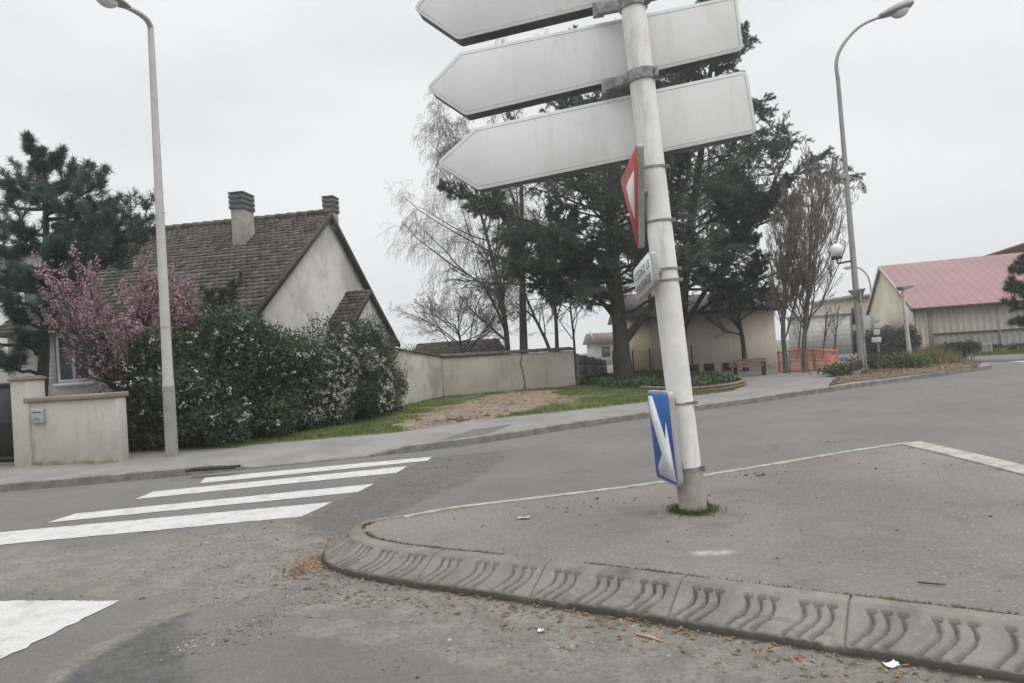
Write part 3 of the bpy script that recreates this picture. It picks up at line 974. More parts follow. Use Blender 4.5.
# tuft of grass round the foot
rng = np.random.default_rng(11)
a = rng.uniform(0, 2 * math.pi, 1600); rr = PR + .01 + np.abs(rng.normal(0, .05, 1600))
cen = np.c_[pb[0] + np.cos(a) * rr, pb[1] + np.sin(a) * rr, np.full(1600, ZI)]
M_blade = leafmat('grass_blades', (.085, .125, .035), (.17, .185, .075), 3, .3)
mb = MB(); mb.add(*blades(cen, .055, .003, rng, .8))
mb.build('grass_tuft', M_blade, label='small tuft of grass around the foot of the leaning signpost', cat='grass tuft')

# ------------------------------------------------------------------ LITTER AND GRAVEL ON THE ROAD
def outside_near(n, rng, s0, s1, dmin, dsc):
    """points in front of the ribbed kerb"""
    i = rng.integers(int(s0 / .0085), min(int(s1 / .0085), len(NK) - 1), n)
    d = dmin + np.abs(rng.normal(0, dsc, n))
    return NK[i] - inn[i] * d[:, None]
def chips(cent, lw, rng, th=.003, z=.004):
    n = len(cent)
    a = rng.uniform(0, 2 * math.pi, n); l = lw[0] * rng.uniform(.4, 1.3, n); w_ = lw[1] * rng.uniform(.5, 1.3, n)
    ca, sa = np.cos(a), np.sin(a)
    tilt = rng.normal(0, .25, n); zc = z + np.abs(tilt) * l * .5 + .006
    V = []
    for sx, sy in ((-1, -.6), (-.2, -1), (1, -.5), (.8, .7), (-.1, 1), (-.9, .5)):
        x = sx * l / 2; y = sy * w_ / 2
        V.append(np.c_[cent[:, 0] + ca * x - sa * y, cent[:, 1] + sa * x + ca * y, zc + tilt * x])
    top = np.stack(V, 1); bot = top - np.array((0, 0, th))
    A = np.concatenate([top, bot], 1)
    o = np.arange(n)[:, None] * 12
    q6 = (o + np.arange(6)).astype(int)
    sides = np.concatenate([o + np.array([[k, k + 6, (k + 1) % 6 + 6, (k + 1) % 6]]) for k in range(6)], 0)
    return A.reshape(-1, 3), q6, sides, rng.uniform(.02, 1, n)
rng = np.random.default_rng(21)
mb = MB()
nose = GR(307, 568)[:2]
c1_ = np.vstack([nose + rng.normal(0, 1, (120, 2)) * (.08, .17), outside_near(330, rng, .8, 6.9, .02, .16), GR(610, 620)[:2] + rng.normal(0, .12, (28, 2)), GR(520, 614)[:2] + rng.normal(0, .12, (20, 2))])
V, q6, sd_, rv = chips(c1_, (.040, .012), rng)

mb.v = [V]; mb.f = [q6, sd_]; mb.r = [rv, np.tile(rv, 6)]; mb.n = len(V)
mb.build('leaf_litter', leafmat('dry_leaves', (.38, .21, .105), (.19, .11, .06), 9, .1), kind='stuff', label='dry orange brown leaf scraps lying along the foot of the ribbed kerb', cat='leaf litter')
def stones(cent, r, rng, z=0.0):
    n = len(cent)
    O = np.array([(1, 0, 0), (-1, 0, 0), (0, 1, 0), (0, -1, 0), (0, 0, 1), (0, 0, -1.)])
    f = np.array([(0, 2, 4), (2, 1, 4), (1, 3, 4), (3, 0, 4), (2, 0, 5), (1, 2, 5), (3, 1, 5), (0, 3, 5)])
    s = r * np.exp(rng.normal(0, .5, (n, 1, 1))) * rng.uniform(.6, 1.2, (n, 6, 1)) * np.array((1, 1, .65))
    a = rng.uniform(0, 6.28, n)
    R_ = np.stack([np.stack([np.cos(a), -np.sin(a), a * 0], -1), np.stack([np.sin(a), np.cos(a), a * 0], -1), np.stack([a * 0, a * 0, a * 0 + 1], -1)], 1)
    V = np.einsum('nij,nkj->nki', R_, O[None] * s) + np.c_[cent, np.full(n, z + r * .25)][:, None]
    return V.reshape(-1, 3), (np.arange(n)[:, None, None] * 6 + f[None]).reshape(-1, 3), np.repeat(rng.uniform(.02, 1, n), 8)
M_grit = leafmat('grit', (.10, .095, .085), (.36, .33, .29), 9, 0.0, .9)
mb = MB()
mb.add(*stones(outside_near(2300, rng, .2, 6.9, .0, .20), .0055, rng))
rp = rng.uniform((-5, 4), (-1.2, 7.2), (9000, 2))
sdv = sdf(rp[:, 0], rp[:, 1], P_dust1)
rp = rp[(sdv < .1) & (fbm(rp[:, 0] * 1.2, rp[:, 1] * 1.2, 33) > .5)][:1900]
mb.add(*stones(rp, .006, rng))
for (a_, b_), n_, sg_ in (((268, 622), 260, .13), ((205, 642), 160, .12), ((150, 560), 120, .3), ((310, 600), 200, .16), ((232, 585), 160, .22)):
    mb.add(*stones(GR(a_, b_)[:2] + rng.normal(0, sg_, (n_, 2)), .0065, rng))
t2 = rng.uniform((-2.6, 6), (.3, 10.2), (4000, 2)); t2 = t2[sdf(t2[:, 0], t2[:, 1], P_tar2) < 0][:500]
mb.add(*stones(t2, .007, rng))
mb.add(*stones(np.vstack([GR(600, 640)[:2] + rng.normal(0, 1, (140, 2)) * (.5, .12), GR(360, 602)[:2] + rng.normal(0, 1, (130, 2)) * (.15, .06)]), .009, rng))
mb.build('gravel', M_grit, kind='stuff', label='loose grit and gravel scattered on the worn road', cat='gravel')
mb = MB()
ip = rng.uniform((-1, 3.2), (4.6, 8), (700, 2)); ip = ip[sdf(ip[:, 0], ip[:, 1], loop) < -.1]
mb.add(*stones(ip[:170], .006, rng, ZI))
ip2 = np.vstack([GR(600, 502, ZI)[:2] + rng.normal(0, 1, (22, 2)) * (.35, .12), GR(800, 470, ZI)[:2] + rng.normal(0, 1, (16, 2)) * (.5, .15)])
mb.add(*stones(ip2, .013, rng, ZI))
mb.build('island_grit', leafmat('dark_grit', (.05, .048, .045), (.14, .125, .11), 9, 0, .9), kind='stuff', label='dark grit lying on top of the traffic island', cat='grit')
# single scraps
def scrap(px, py, w_, h_, z, m, name, lab, cat, seed):
    r = np.random.default_rng(seed); p = GR(px, py, z)
    nx, ny = 7, 5
    A = np.zeros((nx, ny, 3))
    for i in range(nx):
        for j_ in range(ny):
            A[i, j_] = (p[0] + (i / (nx - 1) - .5) * w_ + r.normal(0, .002), p[1] + (j_ / (ny - 1) - .5) * h_ + r.normal(0, .002), z + .006 + abs(r.normal(0, .007)) + .012 * abs(i / (nx - 1) - .5))
    q = MB(); q.grid(A); B = A.copy(); B[..., 2] -= .0015; q.grid(B, flip=True)
    return q.build(name, m, smooth=True, label=lab, cat=cat)
scrap(891, 667, .055, .05, 0, M_signwhite, 'paper_scrap', 'crumpled white paper scrap in the gutter below the ribbed kerb', 'litter', 1)
scrap(541, 633, .03, .025, 0, M_signwhite, 'plastic_scrap', 'small white plastic scrap among gravel in front of the kerb', 'litter', 2)
scrap(524, 519, .10, .05, ZI, M_edge, 'paper_scrap', 'flattened pale paper scrap on the island near its back edge', 'litter', 3)
mb = MB(); p = GR(650, 640); mb.tube([p + (-.06, .055, .012), p + (-.01, .01, .016), p + (.055, -.05, .01)], [.006, .007, .005], 7)
mb.build('stick', mat('dry_wood', (.42, .3, .16), rough=.8), label='pale straight stick lying in the gutter grit', cat='stick')
mb = MB(); p = GR(934, 586, ZI); mb.tube([p + (-.06, .04, .01), p + (0, 0, .012), p + (.05, -.015, .01)], [.004, .004, .003], 6); mb.tube([p + (.015, -.002, .012), p + (.04, .03, .012)], [.003, .002], 6)
mb.build('twig', mat('dark_twig', (.07, .05, .035), rough=.8), label='dark forked twig lying on the island near the kerb', cat='twig')
# mud clods on the bare patch of the verge
mb = MB()
r = np.random.default_rng(5)
cp = np.vstack([GR(462, 419, ZP)[:2] + r.normal(0, 1, (30, 2)) * (.5, .35), GR(497, 412, ZP)[:2] + r.normal(0, 1, (20, 2)) * (.3, .5), GR(500, 400, ZP)[:2] + r.normal(0, 1, (60, 2)) * (.8, 1.6)])
mb.add(*stones(cp, .06, r, ZP + .02))
mb.build('earth_clods', leafmat('clods', (.13, .10, .08), (.28, .22, .17), 5, 0, .95), kind='stuff', label='lumps of earth on the bare patch of verge', cat='earth')
# grass blades of the verge
r = np.random.default_rng(9)
pp = r.uniform((-7, 11.8), (6.8, 27), (170000, 2))
s1 = sdf(pp[:, 0], pp[:, 1], P_verge); s2 = sdf(pp[:, 0], pp[:, 1], P_mud) + (fbm(pp[:, 0] * 1.3, pp[:, 1] * 1.3, 12) - .5) * 1.6
kp = (s1 < -.02) & ((s2 > .1) | (r.random(len(pp)) < .04)) & (fbm(pp[:, 0] * .7, pp[:, 1] * .7, 77) + r.normal(0, .1, len(pp)) < .66) & (r.random(len(pp)) < np.clip(1.25 - pp[:, 1] * .025, .3, 1))
pp = pp[kp][:52000]
mb = MB(); mb.add(*blades(np.c_[pp, np.full(len(pp), ZP + .02)], .085, .007, r, .55))
mb.build('grass', M_blade, kind='stuff', label='short green grass of the verge', cat='grass')

# ------------------------------------------------------------------ WALLS, HOUSES
M_render = mat('cream_render', (.47, .445, .39), (.41, .385, .335), scale=1.6, rough=.9, bump=.004, bscale=35, fine=.09, fscale=50, streak=.55, streakcol=(.25, .225, .17))
M_render2 = mat('grey_render', (.425, .418, .395), (.315, .31, .292), scale=.8, rough=.92, bump=.004, bscale=30, fine=.08, fscale=40, streak=.35, streakcol=(.24, .235, .21), lo=.42, hi=.58)
M_render3 = mat('stained_boundary_render', (.45, .41, .345), (.37, .335, .28), scale=.9, rough=.92, bump=.004, bscale=30, fine=.08, fscale=40, streak=.5, streakcol=(.22, .195, .15))
M_coping = mat('coping_stone', (.24, .21, .165), (.17, .15, .12), scale=4, rough=.9, bump=.004, bscale=40)
M_tilecop = mat('dark_coping_tiles', (.09, .075, .065), (.13, .115, .10), scale=5, rough=.9)
M_tiles = mat('old_roof_tiles', (.061, .053, .047), (.042, .037, .033), scale=2.5, rough=.92, fine=.35, fscale=16, rnd=(.145, .134, .122), bump=.006, bscale=40, lo=.35, hi=.65)
_nt = M_tiles.node_tree; _b = _nt.nodes['Principled BSDF']; _src = _b.inputs['Base Color'].links[0].from_socket
_nt.links.new(mixc(_nt, ramp(_nt, noise(_nt, 7, 5, .75), .58, .68), _src, (.25, .24, .215)), _b.inputs['Base Color'])
M_darkwood = mat('dark_verge_board', (.06, .05, .043), rough=.8)
M_whitepaint = plain('white_joinery', (.62, .63, .63), .5)
M_bluewall = mat('pale_house_wall', (.42, .44, .46), (.36, .38, .40), scale=1, rough=.9)
m, nt, b = ntree('window_glass'); b.inputs['Base Color'].default_value = (.06, .075, .09, 1); b.inputs['Roughness'].default_value = .12; b.inputs['Specular IOR Level'].default_value = .6
M_glass = m

# garden wall with pillar and letterbox
wl = GR(24, 466, ZP); wr = GR(120, 462, ZP)
wd = nrm(wr - wl); wn = np.array((-wd[1], wd[0], 0)); Lw = np.linalg.norm(wr - wl)
if wn[1] < 0: wn = -wn
def fr_m(o_, x_, y_):
    z_ = np.cross(x_, y_)
    return Matrix(((x_[0], y_[0], z_[0], o_[0]), (x_[1], y_[1], z_[1], o_[1]), (x_[2], y_[2], z_[2], o_[2]), (0, 0, 0, 1)))
Mw = fr_m(wl, wd, wn)
gwall = thing('garden_wall', 'low cream rendered garden wall with stone coping and square end pillar', 'wall', wl)
mb = MB(); mb.box((.18, 0, -.1), (Lw, .22, 1.10), Mw); wp = mb.build('wall_panel', M_render, gwall, bevel=.012)
mb = MB(); mb.box((.10, -.05, 1.10), (Lw + .03, .27, 1.19), Mw); mb.build('coping', M_coping, gwall, bevel=.02)
mb = MB(); mb.box((-.17, -.03, -.1), (.19, .33, 1.50), Mw); mb.build('pillar', M_render, gwall, bevel=.012)
mb = MB(); mb.box((-.20, -.06, 1.50), (.22, .36, 1.55), Mw); mb.box((-.16, -.02, 1.55), (.18, .32, 1.575), Mw); mb.build('pillar_cap', M_coping, gwall, bevel=.015)
mb = MB(); mb.box((.2, -.035, -.05), (Lw * .98, .0, .07), Mw); mb.build('plinth', mat('mossy_plinth', (.3, .28, .22), (.17, .16, .10), scale=4, rough=.95, bump=.006, bscale=25), gwall, bevel=.015)
mb = MB(); mb.box((.26, -.055, .74), (.50, .01, .99), Mw); lb = mb.build('letterbox', plain('letterbox_paint', (.36, .39, .42), .5), gwall, bevel=.008, label='pale grey metal letterbox set in the wall')
mb = MB(); mb.box((.29, -.060, .92), (.47, -.05, .945), Mw); mb.box((.34, -.060, .81), (.42, -.05, .825), Mw); mb.build('slot', M_rubber, lb)
# gate
gate = thing('garden_gate', 'dark closed metal gate beside the cream pillar at the picture edge', 'gate', xf(Mw, [(-1.7, 0, 0)])[0])
mb = MB(); mb.box((-3.1, .12, .06), (-.22, .16, 1.45), Mw); M_gate = plain('dark_gate_paint', (.035, .033, .03), .5); mb.build('gate_panel', M_gate, gate)
mb = MB()
for x in (-3.15, -1.72, -1.62, -.27): mb.box((x, .09, .04), (x + .07, .19, 1.5), Mw)
for z in (.1, .75, 1.42): mb.box((-3.15, .1, z), (-.2, .18, z + .06), Mw)
mb.build('gate_frame', M_gate, gate, bevel=.004)

# tiled roof slope helper
def tiled(mbq, a, b_, c, d, rowh=.21, colw=.18, rng=None, lift=.035, spread_=.22):
    """eave a->b, ridge d->c (d above a). Separate tiles, each with its own tone"""
    a, b_, c, d = (np.asarray(x, float) for x in (a, b_, c, d))
    n_ = nrm(np.cross(b_ - a, d - a))
    if n_[2] < 0: n_ = -n_
    nr = max(2, int(np.linalg.norm(d - a) / rowh)); nc = max(2, int(max(np.linalg.norm(b_ - a), np.linalg.norm(c - d)) / colw))
    V = []; f = []; rr_ = []
    for i in range(nr):
        t0, t1 = i / nr, (i + 1.12) / nr
        off = (i % 2) * .5
        for j_ in range(-1, nc + 1):
            u0 = np.clip((j_ + off) / nc, 0, 1); u1 = np.clip((j_ + off + .97) / nc, 0, 1)
            if u1 - u0 < 1e-4: continue
            lf = lift * rng.uniform(.7, 1.5)
            g = lambda u, t, h: (a * (1 - u) + b_ * u) * (1 - t) + (d * (1 - u) + c * u) * t + n_ * h
            t1c = min(t1, 1.0)
            um = (u0 + u1) / 2
            P = [g(u0, t0, lf), g(um, t0, lf + .018), g(u1, t0, lf), g(u1, t1c, .004), g(um, t1c, .02), g(u0, t1c, .004), g(u0, t0, -.01), g(u1, t0, -.01)]
            k = len(V); V += P
            f += [(k, k + 1, k + 4, k + 5), (k + 1, k + 2, k + 3, k + 4), (k + 6, k + 7, k + 2, k + 1, k)]
            r_ = float(np.clip(rng.beta(1.2, 2.6) + (vnoise(np.array(j_ * .21), np.array(i * .25), 3) - .5) * spread_, .01, 1))
            rr_ += [r_] * 3
    mbq.add(np.array(V), f, rr_)

rng = np.random.default_rng(33)
hA = np.array((-6.06, 16.5)); hC = np.array((-4.78, 25.5)); gd = nrm(hC - hA); hd = np.array((-gd[1], gd[0])) # hd: along the ridge, to the left
HL = 6.9
zE = AT(261, 303, 16.5)[2]; hR = (hA + hC) / 2; zR = AT(329, 213.5, hR[1])[2]
house = thing('gabled_house', 'pale rendered house with steep mossy brown tiled roof and two chimneys behind the flowering shrubs', 'house', (hA[0], hA[1], 0))
def H(u, v, z): # u along gable 0..1 (near->far), v to the left metres
    p = hA + (hC - hA) * u + hd * v
    return np.array((p[0], p[1], z))
dz_ = (zR - zE) / .5
mb = MB()
V = [H(0, 0, 0), H(1, 0, 0), H(1, 0, zE), H(.5, 0, zR - .05), H(0, 0, zE)]
mb.prism(np.array(V), np.r_[hd * HL, 0])
hw = mb.build('house_wall', M_render2, house, label='grey stained rendered gable and walls')
ev = .035  # eave overhang as a fraction
mb = MB()
for s_ in (0, 1):
    e0 = -ev if s_ == 0 else 1 + ev
    ze = zE - ev * dz_
    a_, b_ = H(e0, -.12, ze), H(e0, HL + .1, ze); c_, d_ = H(.5, HL + .1, zR), H(.5, -.12, zR)
    nn_ = nrm(np.cross(b_ - a_, d_ - a_)); nn_ = nn_ if nn_[2] > 0 else -nn_
    mb.prism(np.array([a_, b_, c_, d_]) - nn_ * .10, nn_ * .09, rnd=.05)
    tiled(mb, a_, b_, c_, d_, rng=rng)
rf = mb.build('roof', M_tiles, house)
mb = MB()
for k in range(int((HL + .2) / .35)):
    p = H(.5, -.12 + k * .35, zR + .03); q = H(.5, -.12 + k * .35 + .38, zR + .045)
    mb.tube([p, q], [.10, .115], 10, rnd=rng.uniform(.02, .7))
mb.build('ridge_tiles', M_tiles, rf)
mb = MB()
for s_ in (0, 1):
    e0 = -ev if s_ == 0 else 1 + ev
    mb.beam(H(e0, -.13, zE - ev * dz_ - .05), H(.5, -.13, zR - .05), .05, .16)
mb.build('verge_board', M_darkwood, rf)
mb = MB()
pts = []
gp = [H(-ev - .012, v, zE - ev * dz_ - .06) for v in (-.15, HL)]
mb.tube(gp, .07, 10); mb.build('gutter', plain('gutter_zinc', (.07, .06, .052), .6), rf)

# eave soffit
q = MB(); q.prism(np.array([H(-ev, -.1, zE - ev * dz_ - .14), H(0, -.1, zE - ev * dz_ - .14), H(0, HL, zE - ev * dz_ - .14), H(-ev, HL, zE - ev * dz_ - .14)]), (0, 0, .05)); q.build('soffit', M_darkwood, rf)
M_chim = mat('chimney_render', (.33, .31, .275), (.25, .235, .205), scale=3, rough=.9, bump=.004, bscale=30, streak=.4, streakcol=(.17, .165, .15))
M_slab = mat('chimney_slabs', (.12, .122, .122), (.085, .087, .088), scale=4, rough=.85)
def chimney(pxl, pxr, ytop, ybot, Yd, depth, bands, lab):
    l = AT(pxl, ytop, Yd); r_ = AT(pxr, ytop, Yd - .15); zt = (l[2] + r_[2]) / 2; zb = AT(pxl, ybot, Yd)[2] - .5
    x_ = np.array((-hd[0], -hd[1], 0)); wv = np.linalg.norm((r_ - l)[:2]); y_ = np.array((gd[0], gd[1], 0))
    M_ = fr_m((l[0], l[1], 0), x_, y_)
    bh = .10
    q = MB(); q.box((0, 0, zb), (wv, depth, zt - bands * .15), M_); ch = q.build('chimney', M_chim, rf, bevel=.01, label=lab)
    q = MB()
    for k in range(bands):
        z0 = zt - (k + 1) * .15
        q.box((-.035, -.035, z0), (wv + .035, depth + .035, z0 + .115), M_); q.box((-.005, -.005, z0 + .115), (wv + .005, depth + .005, z0 + .15), M_)
    q.box((-.04, -.04, zt), (wv + .04, depth + .04, zt + .05), M_)
    q.build('chimney_cap', M_slab, ch, bevel=.006)
chimney(229.5, 240, 193, 243, 19.8, .60, 3, 'broad rendered chimney rising from the roof slope')
chimney(323.0, 330.0, 197, 214, 21.3, .42, 3, 'small dark capped chimney at the gable peak')
# front window with shutters
def Hf(v, z, out=0.0):
    p = hA + hd * v - gd * out
    return np.array((p[0], p[1], z))
def window_on_front(v0, v1, z0, z1):
    q = MB(); o_ = np.array([Hf(v0, z0, .03), Hf(v1, z0, .03), Hf(v1, z1, .03), Hf(v0, z1, .03)])
    i_ = np.array([Hf(v0 + .07, z0 + .07, .03), Hf(v1 - .07, z0 + .07, .03), Hf(v1 - .07, z1 - .07, .03), Hf(v0 + .07, z1 - .07, .03)])
    q.ring(o_, i_, np.r_[gd * .05, 0]); vm = (v0 + v1) / 2
    q.prism(np.array([Hf(vm - .04, z0 + .07, .028), Hf(vm + .04, z0 + .07, .028), Hf(vm + .04, z1 - .07, .028), Hf(vm - .04, z1 - .07, .028)]), np.r_[gd * .03, 0])
    wnd = q.build('window', M_whitepaint, house)
    q = MB(); q.prism(np.array([Hf(v0 + .06, z0 + .06, .008), Hf(v1 - .06, z0 + .06, .008), Hf(v1 - .06, z1 - .06, .008), Hf(v0 + .06, z1 - .06, .008)]), np.r_[gd * .004, 0]); q.build('pane', M_glass, wnd)
    for a_, b_ in ((v0 - .48, v0 - .03), (v1 + .03, v1 + .48)):
        q = MB(); q.prism(np.array([Hf(a_, z0, .05), Hf(b_, z0, .05), Hf(b_, z1, .05), Hf(a_, z1, .05)]), np.r_[gd * .04, 0])
        for k in range(9):
            zz_ = z0 + .1 + k * (z1 - z0 - .2) / 9
            q.prism(np.array([Hf(a_ + .05, zz_, .062), Hf(b_ - .05, zz_, .062), Hf(b_ - .05, zz_ + .05, .056), Hf(a_ + .05, zz_ + .05, .056)]), np.r_[gd * .008, 0])
        q.build('shutter', M_whitepaint, house)
    q = MB(); q.prism(np.array([Hf(v0 - .1, z0 - .09, .1), Hf(v1 + .1, z0 - .09, .1), Hf(v1 + .1, z0 - .01, .1), Hf(v0 - .1, z0 - .01, .1)]), np.r_[gd * .1, 0]); q.build('sill', M_whitepaint, wnd)
# small gabled annex on the gable wall
aw = thing('annex', 'small gabled lean annex against the house gable with dark tiled roof', 'annex', (-4.6, 22.2, 0))
ox = np.array((gd[1], -gd[0]))  # outwards from the gable wall
Z2 = AT(372, 290, 22.2)[2]
u0_ = (22.2 - hA[1]) / (hC[1] - hA[1])
cA = hA + (hC - hA) * u0_
def A_(t, o_, z): # t along gable (metres from annex ridge), o_ outwards
    p = cA + gd * t + ox * o_
    return np.array((p[0], p[1], z))
zl = AT(354, 320, 20.6)[2]; s_l = (Z2 - zl) / 1.6
mb = MB(); mb.prism(np.array([A_(-1.5, .012, 0), A_(2.5, .012, 0), A_(2.5, .012, Z2 - 2.5 * s_l), A_(0, .012, Z2 - .06), A_(-1.5, .012, Z2 - 1.5 * s_l)]), np.r_[ox * .68, 0])
mb.build('annex_wall', M_render2, aw)
mb = MB()
for e0, e1 in ((-1.68, 0), (2.7, 0)):
    a_, b_, c_, d_ = A_(e0, .0, Z2 - abs(e0) * s_l), A_(e0, .80, Z2 - abs(e0) * s_l), A_(0, .80, Z2), A_(0, 0, Z2)
    nn_ = nrm(np.cross(b_ - a_, d_ - a_)); nn_ = nn_ if nn_[2] > 0 else -nn_
    mb.prism(np.array([a_, b_, c_, d_]) - nn_ * .1, nn_ * .09, rnd=.05)
    tiled(mb, a_, b_, c_, d_, rng=rng)
ar_ = mb.build('annex_roof', M_tiles, aw)
mb = MB()
for e0 in (-1.7, 2.72): mb.beam(A_(e0, .8, Z2 - abs(e0) * s_l - .06), A_(0, .8, Z2 - .06), .05, .15)
mb.build('verge_board', M_darkwood, ar_)
# side wing of the house behind the low wall (white front with shutters)
window_on_front(4.55, 5.5, 1.55, 2.75)

# white neighbour house behind the pine
nh = thing('white_house', 'white two storey house mostly hidden behind the dark pine', 'house', (-19, 25, 0))
mb = MB(); mb.box((-25, 24.5, 0), (-15.4, 33, 6.3)); mb.build('house_wall', mat('white_render', (.66, .66, .65), (.58, .58, .57), scale=1, rough=.9), nh)
mb = MB()
z0, z1 = 6.3, 7.5
P_ = [(-25.4, 24.1, z0), (-15.0, 24.1, z0), (-15.0, 33.4, z0), (-25.4, 33.4, z0), (-22, 28.7, z1), (-18.6, 28.7, z1)]
mb.add(P_, [(0, 1, 5, 4), (1, 2, 5), (2, 3, 4, 5), (3, 0, 4), (3, 2, 1, 0)], [.1] * 5); mb.build('roof', M_tiles, nh)
for x in (-23.6, -20.4, -17.4):
    for z in (1.2, 4.0):
        q = MB(); q.box((x, 24.44, z), (x + 1.1, 24.52, z + 1.4)); wnd = q.build('window', M_whitepaint, nh)
        q = MB(); q.box((x + .08, 24.42, z + .08), (x + 1.02, 24.438, z + 1.32)); q.build('pane', M_glass, wnd)

# boundary wall: side run and front run with dark tile coping
cW = GR(444, 397.5, ZP); rW = GR(576, 386.5, ZP); sW = np.array((-4.35, 17.6, ZP))
def wall_run(name, a, b_, za, zb, th, lab, m_, cop, thick=.07):
    t = thing(name, lab, 'wall', a)
    d = nrm((b_ - a) * (1, 1, 0)); n_ = np.array((-d[1], d[0], 0))
    if n_[1] < 0: n_ = -n_
    def q4(z0a, z0b, z1a, z1b, o0, o1, ea=0, eb=0):
        A0 = a - d * ea; B0 = b_ + d * eb
        return np.array([A0 + n_ * o0 + (0, 0, z0a - A0[2]), A0 + n_ * o0 + (0, 0, z1a - A0[2]), A0 + n_ * o1 + (0, 0, z0a - A0[2]), A0 + n_ * o1 + (0, 0, z1a - A0[2]),
                         B0 + n_ * o0 + (0, 0, z0b - B0[2]), B0 + n_ * o0 + (0, 0, z1b - B0[2]), B0 + n_ * o1 + (0, 0, z0b - B0[2]), B0 + n_ * o1 + (0, 0, z1b - B0[2])])
    q = MB(); q.hexa(q4(-.1, -.1, za, zb, 0, th)); w_ = q.build('wall_panel', m_, t, bevel=.01)
    q = MB()
    n = int(np.linalg.norm(b_ - a) / .42); r_ = np.random.default_rng(4)
    for k in range(n):
        f0, f1 = k / n, (k + .985) / n
        A0 = a + (b_ - a) * f0; B0 = a + (b_ - a) * f1; zz0 = za + (zb - za) * f0 + r_.uniform(0, .015); zz1 = za + (zb - za) * f1 + r_.uniform(0, .015)
        V = [p + n_ * o_ + (0, 0, z - p[2]) for p, z in ((A0, zz0), (B0, zz1)) for o_ in (-.06, th + .06) for z in (z, z + thick)]
        q.hexa(np.array(V))
    q.build('coping', cop, t)
    return t, d, n_
z_c = AT(444, 356, cW[1])[2]; z_r = AT(576, 348.5, rW[1])[2]; z_s = AT(404, 350, 22)[2]
bw, bd, bn = wall_run('boundary_wall', cW, rW, z_c - .07, z_r - .07, .22, 'long pale cracked boundary wall facing the verge under dark tile coping', M_render3, M_tilecop)
swl, _, _ = wall_run('boundary_wall', sW, cW + np.array((-.02, .02, 0)), z_s + .25, z_c - .03, .2, 'shorter whitewashed boundary wall running back from the shrubs to the corner', mat('whitewashed_render', (.50, .49, .45), (.36, .345, .30), scale=.55, rough=.92, bump=.004, bscale=30, streak=.5, streakcol=(.25, .24, .2), lo=.44, hi=.54), M_tilecop, .05)
cp_ = cW + (rW - cW) * ((524 - 444) / 132)
r_ = np.random.default_rng(8)
zc = np.linspace(z_c - .1, ZP + .05, 22); jx = np.cumsum(r_.normal(0, .016, 22)); wv = .022 + r_.uniform(0, .02, 22)
Lc = np.array([cp_ - bn * .004 + bd * (jx[i] - wv[i]) + (0, 0, zc[i] - cp_[2]) for i in range(22)]); Rc = np.array([cp_ - bn * .004 + bd * (jx[i] + wv[i]) + (0, 0, zc[i] - cp_[2]) for i in range(22)])
mb = MB(); mb.grid(np.stack([Lc, Rc], 1)); mb.build('crack', mat('stained_crack', (.10, .085, .07), (.2, .18, .15), scale=8, rough=.95), bw)  # jagged dark stained crack, a thin ribbon on the wall
cr = cp_.copy()

# outbuilding roof behind the wall
ob = thing('outbuilding', 'low outbuilding with brown tiled roof showing above the boundary wall', 'outbuilding', (-3, 33, 0))
a_, b_, c_, d_ = AT(405, 362, 30), AT(516, 354, 30), AT(497, 338.5, 33.5), AT(418, 344.5, 33.5)
d_[2] = c_[2]; a_[2] = b_[2] = c_[2] - 1.25
mb = MB(); tiled(mb, a_, b_, c_, d_, rng=rng, colw=.35)
e_ = AT(503, 352, 37); e_[2] = b_[2]; f_ = AT(412, 352, 37); f_[2] = b_[2]
tiled(mb, b_, e_, c_ + (0, .02, 0), c_, rng=rng); tiled(mb, e_, f_, d_, c_, rng=rng); tiled(mb, f_, a_, d_, d_ + (0, -.02, 0), rng=rng)
mb.build('roof', M_tiles, ob)
mb = MB(); mb.prism(np.array([(p[0] + (0.25 if i in (0, 3) else -.25), p[1] + (.25 if i < 2 else -.25), 0) for i, p in enumerate((a_, b_, e_, f_))]), (0, 0, b_[2] + .05)); mb.build('outbuilding_wall', M_render2, ob)

# grey panel fence beyond the wall
fA = rW + np.array((.12, .25, 0)); fB = GR(613, 379, ZP) * (1.0, 1, 1) + np.array((.15, 3.0, 0))
fn = thing('concrete_fence', 'dark grey concrete panel fence between the boundary wall and the cedar', 'fence', fA)
zf0 = AT(577, 354.5, fA[1])[2]; zf1 = AT(613, 360, fB[1])[2]
M_fence = mat('grey_concrete_panel', (.15, .15, .145), (.11, .11, .105), scale=3, rough=.9, bump=.004, bscale=30)
for k in range(4):
    p = fA + (fB - fA) * (k / 4); q_ = fA + (fB - fA) * ((k + 1) / 4)
    za, zb = zf0 + (zf1 - zf0) * k / 4, zf0 + (zf1 - zf0) * (k + 1) / 4
    q = MB()
    for r in range(3):
        q.beam(p + (0, 0, (za - ZP) * (r + .5) / 3), q_ + (0, 0, (zb - ZP) * (r + .5) / 3), .06, (za - ZP) / 3 - .012)
    q.build('fence_panel', M_fence, fn)
    q = MB(); q.box((p[0] - .06, p[1] - .06, 0), (p[0] + .06, p[1] + .06, za + .04)); q.build('fence_post', M_fence, fn, bevel=.01)

# ------------------------------------------------------------------ TREES AND SHRUBS
M_bark = mat('dark_bark', (.085, .075, .062), (.055, .048, .04), scale=6, rough=.95, bump=.02, bscale=18, fine=.2, fscale=30, stretch=(1, 1, .3))
M_greybark = mat('grey_green_bark', (.15, .14, .115), (.09, .085, .07), scale=5, rough=.95, bump=.015, bscale=18, fine=.2, fscale=30)
M_twig = mat('bare_twigs', (.23, .205, .18), (.165, .145, .125), scale=2, rough=.9, fine=.1)
M_palebark = mat('pale_birch_bark', (.24, .23, .21), (.13, .12, .105), scale=4, rough=.9, fine=.2, fscale=20)


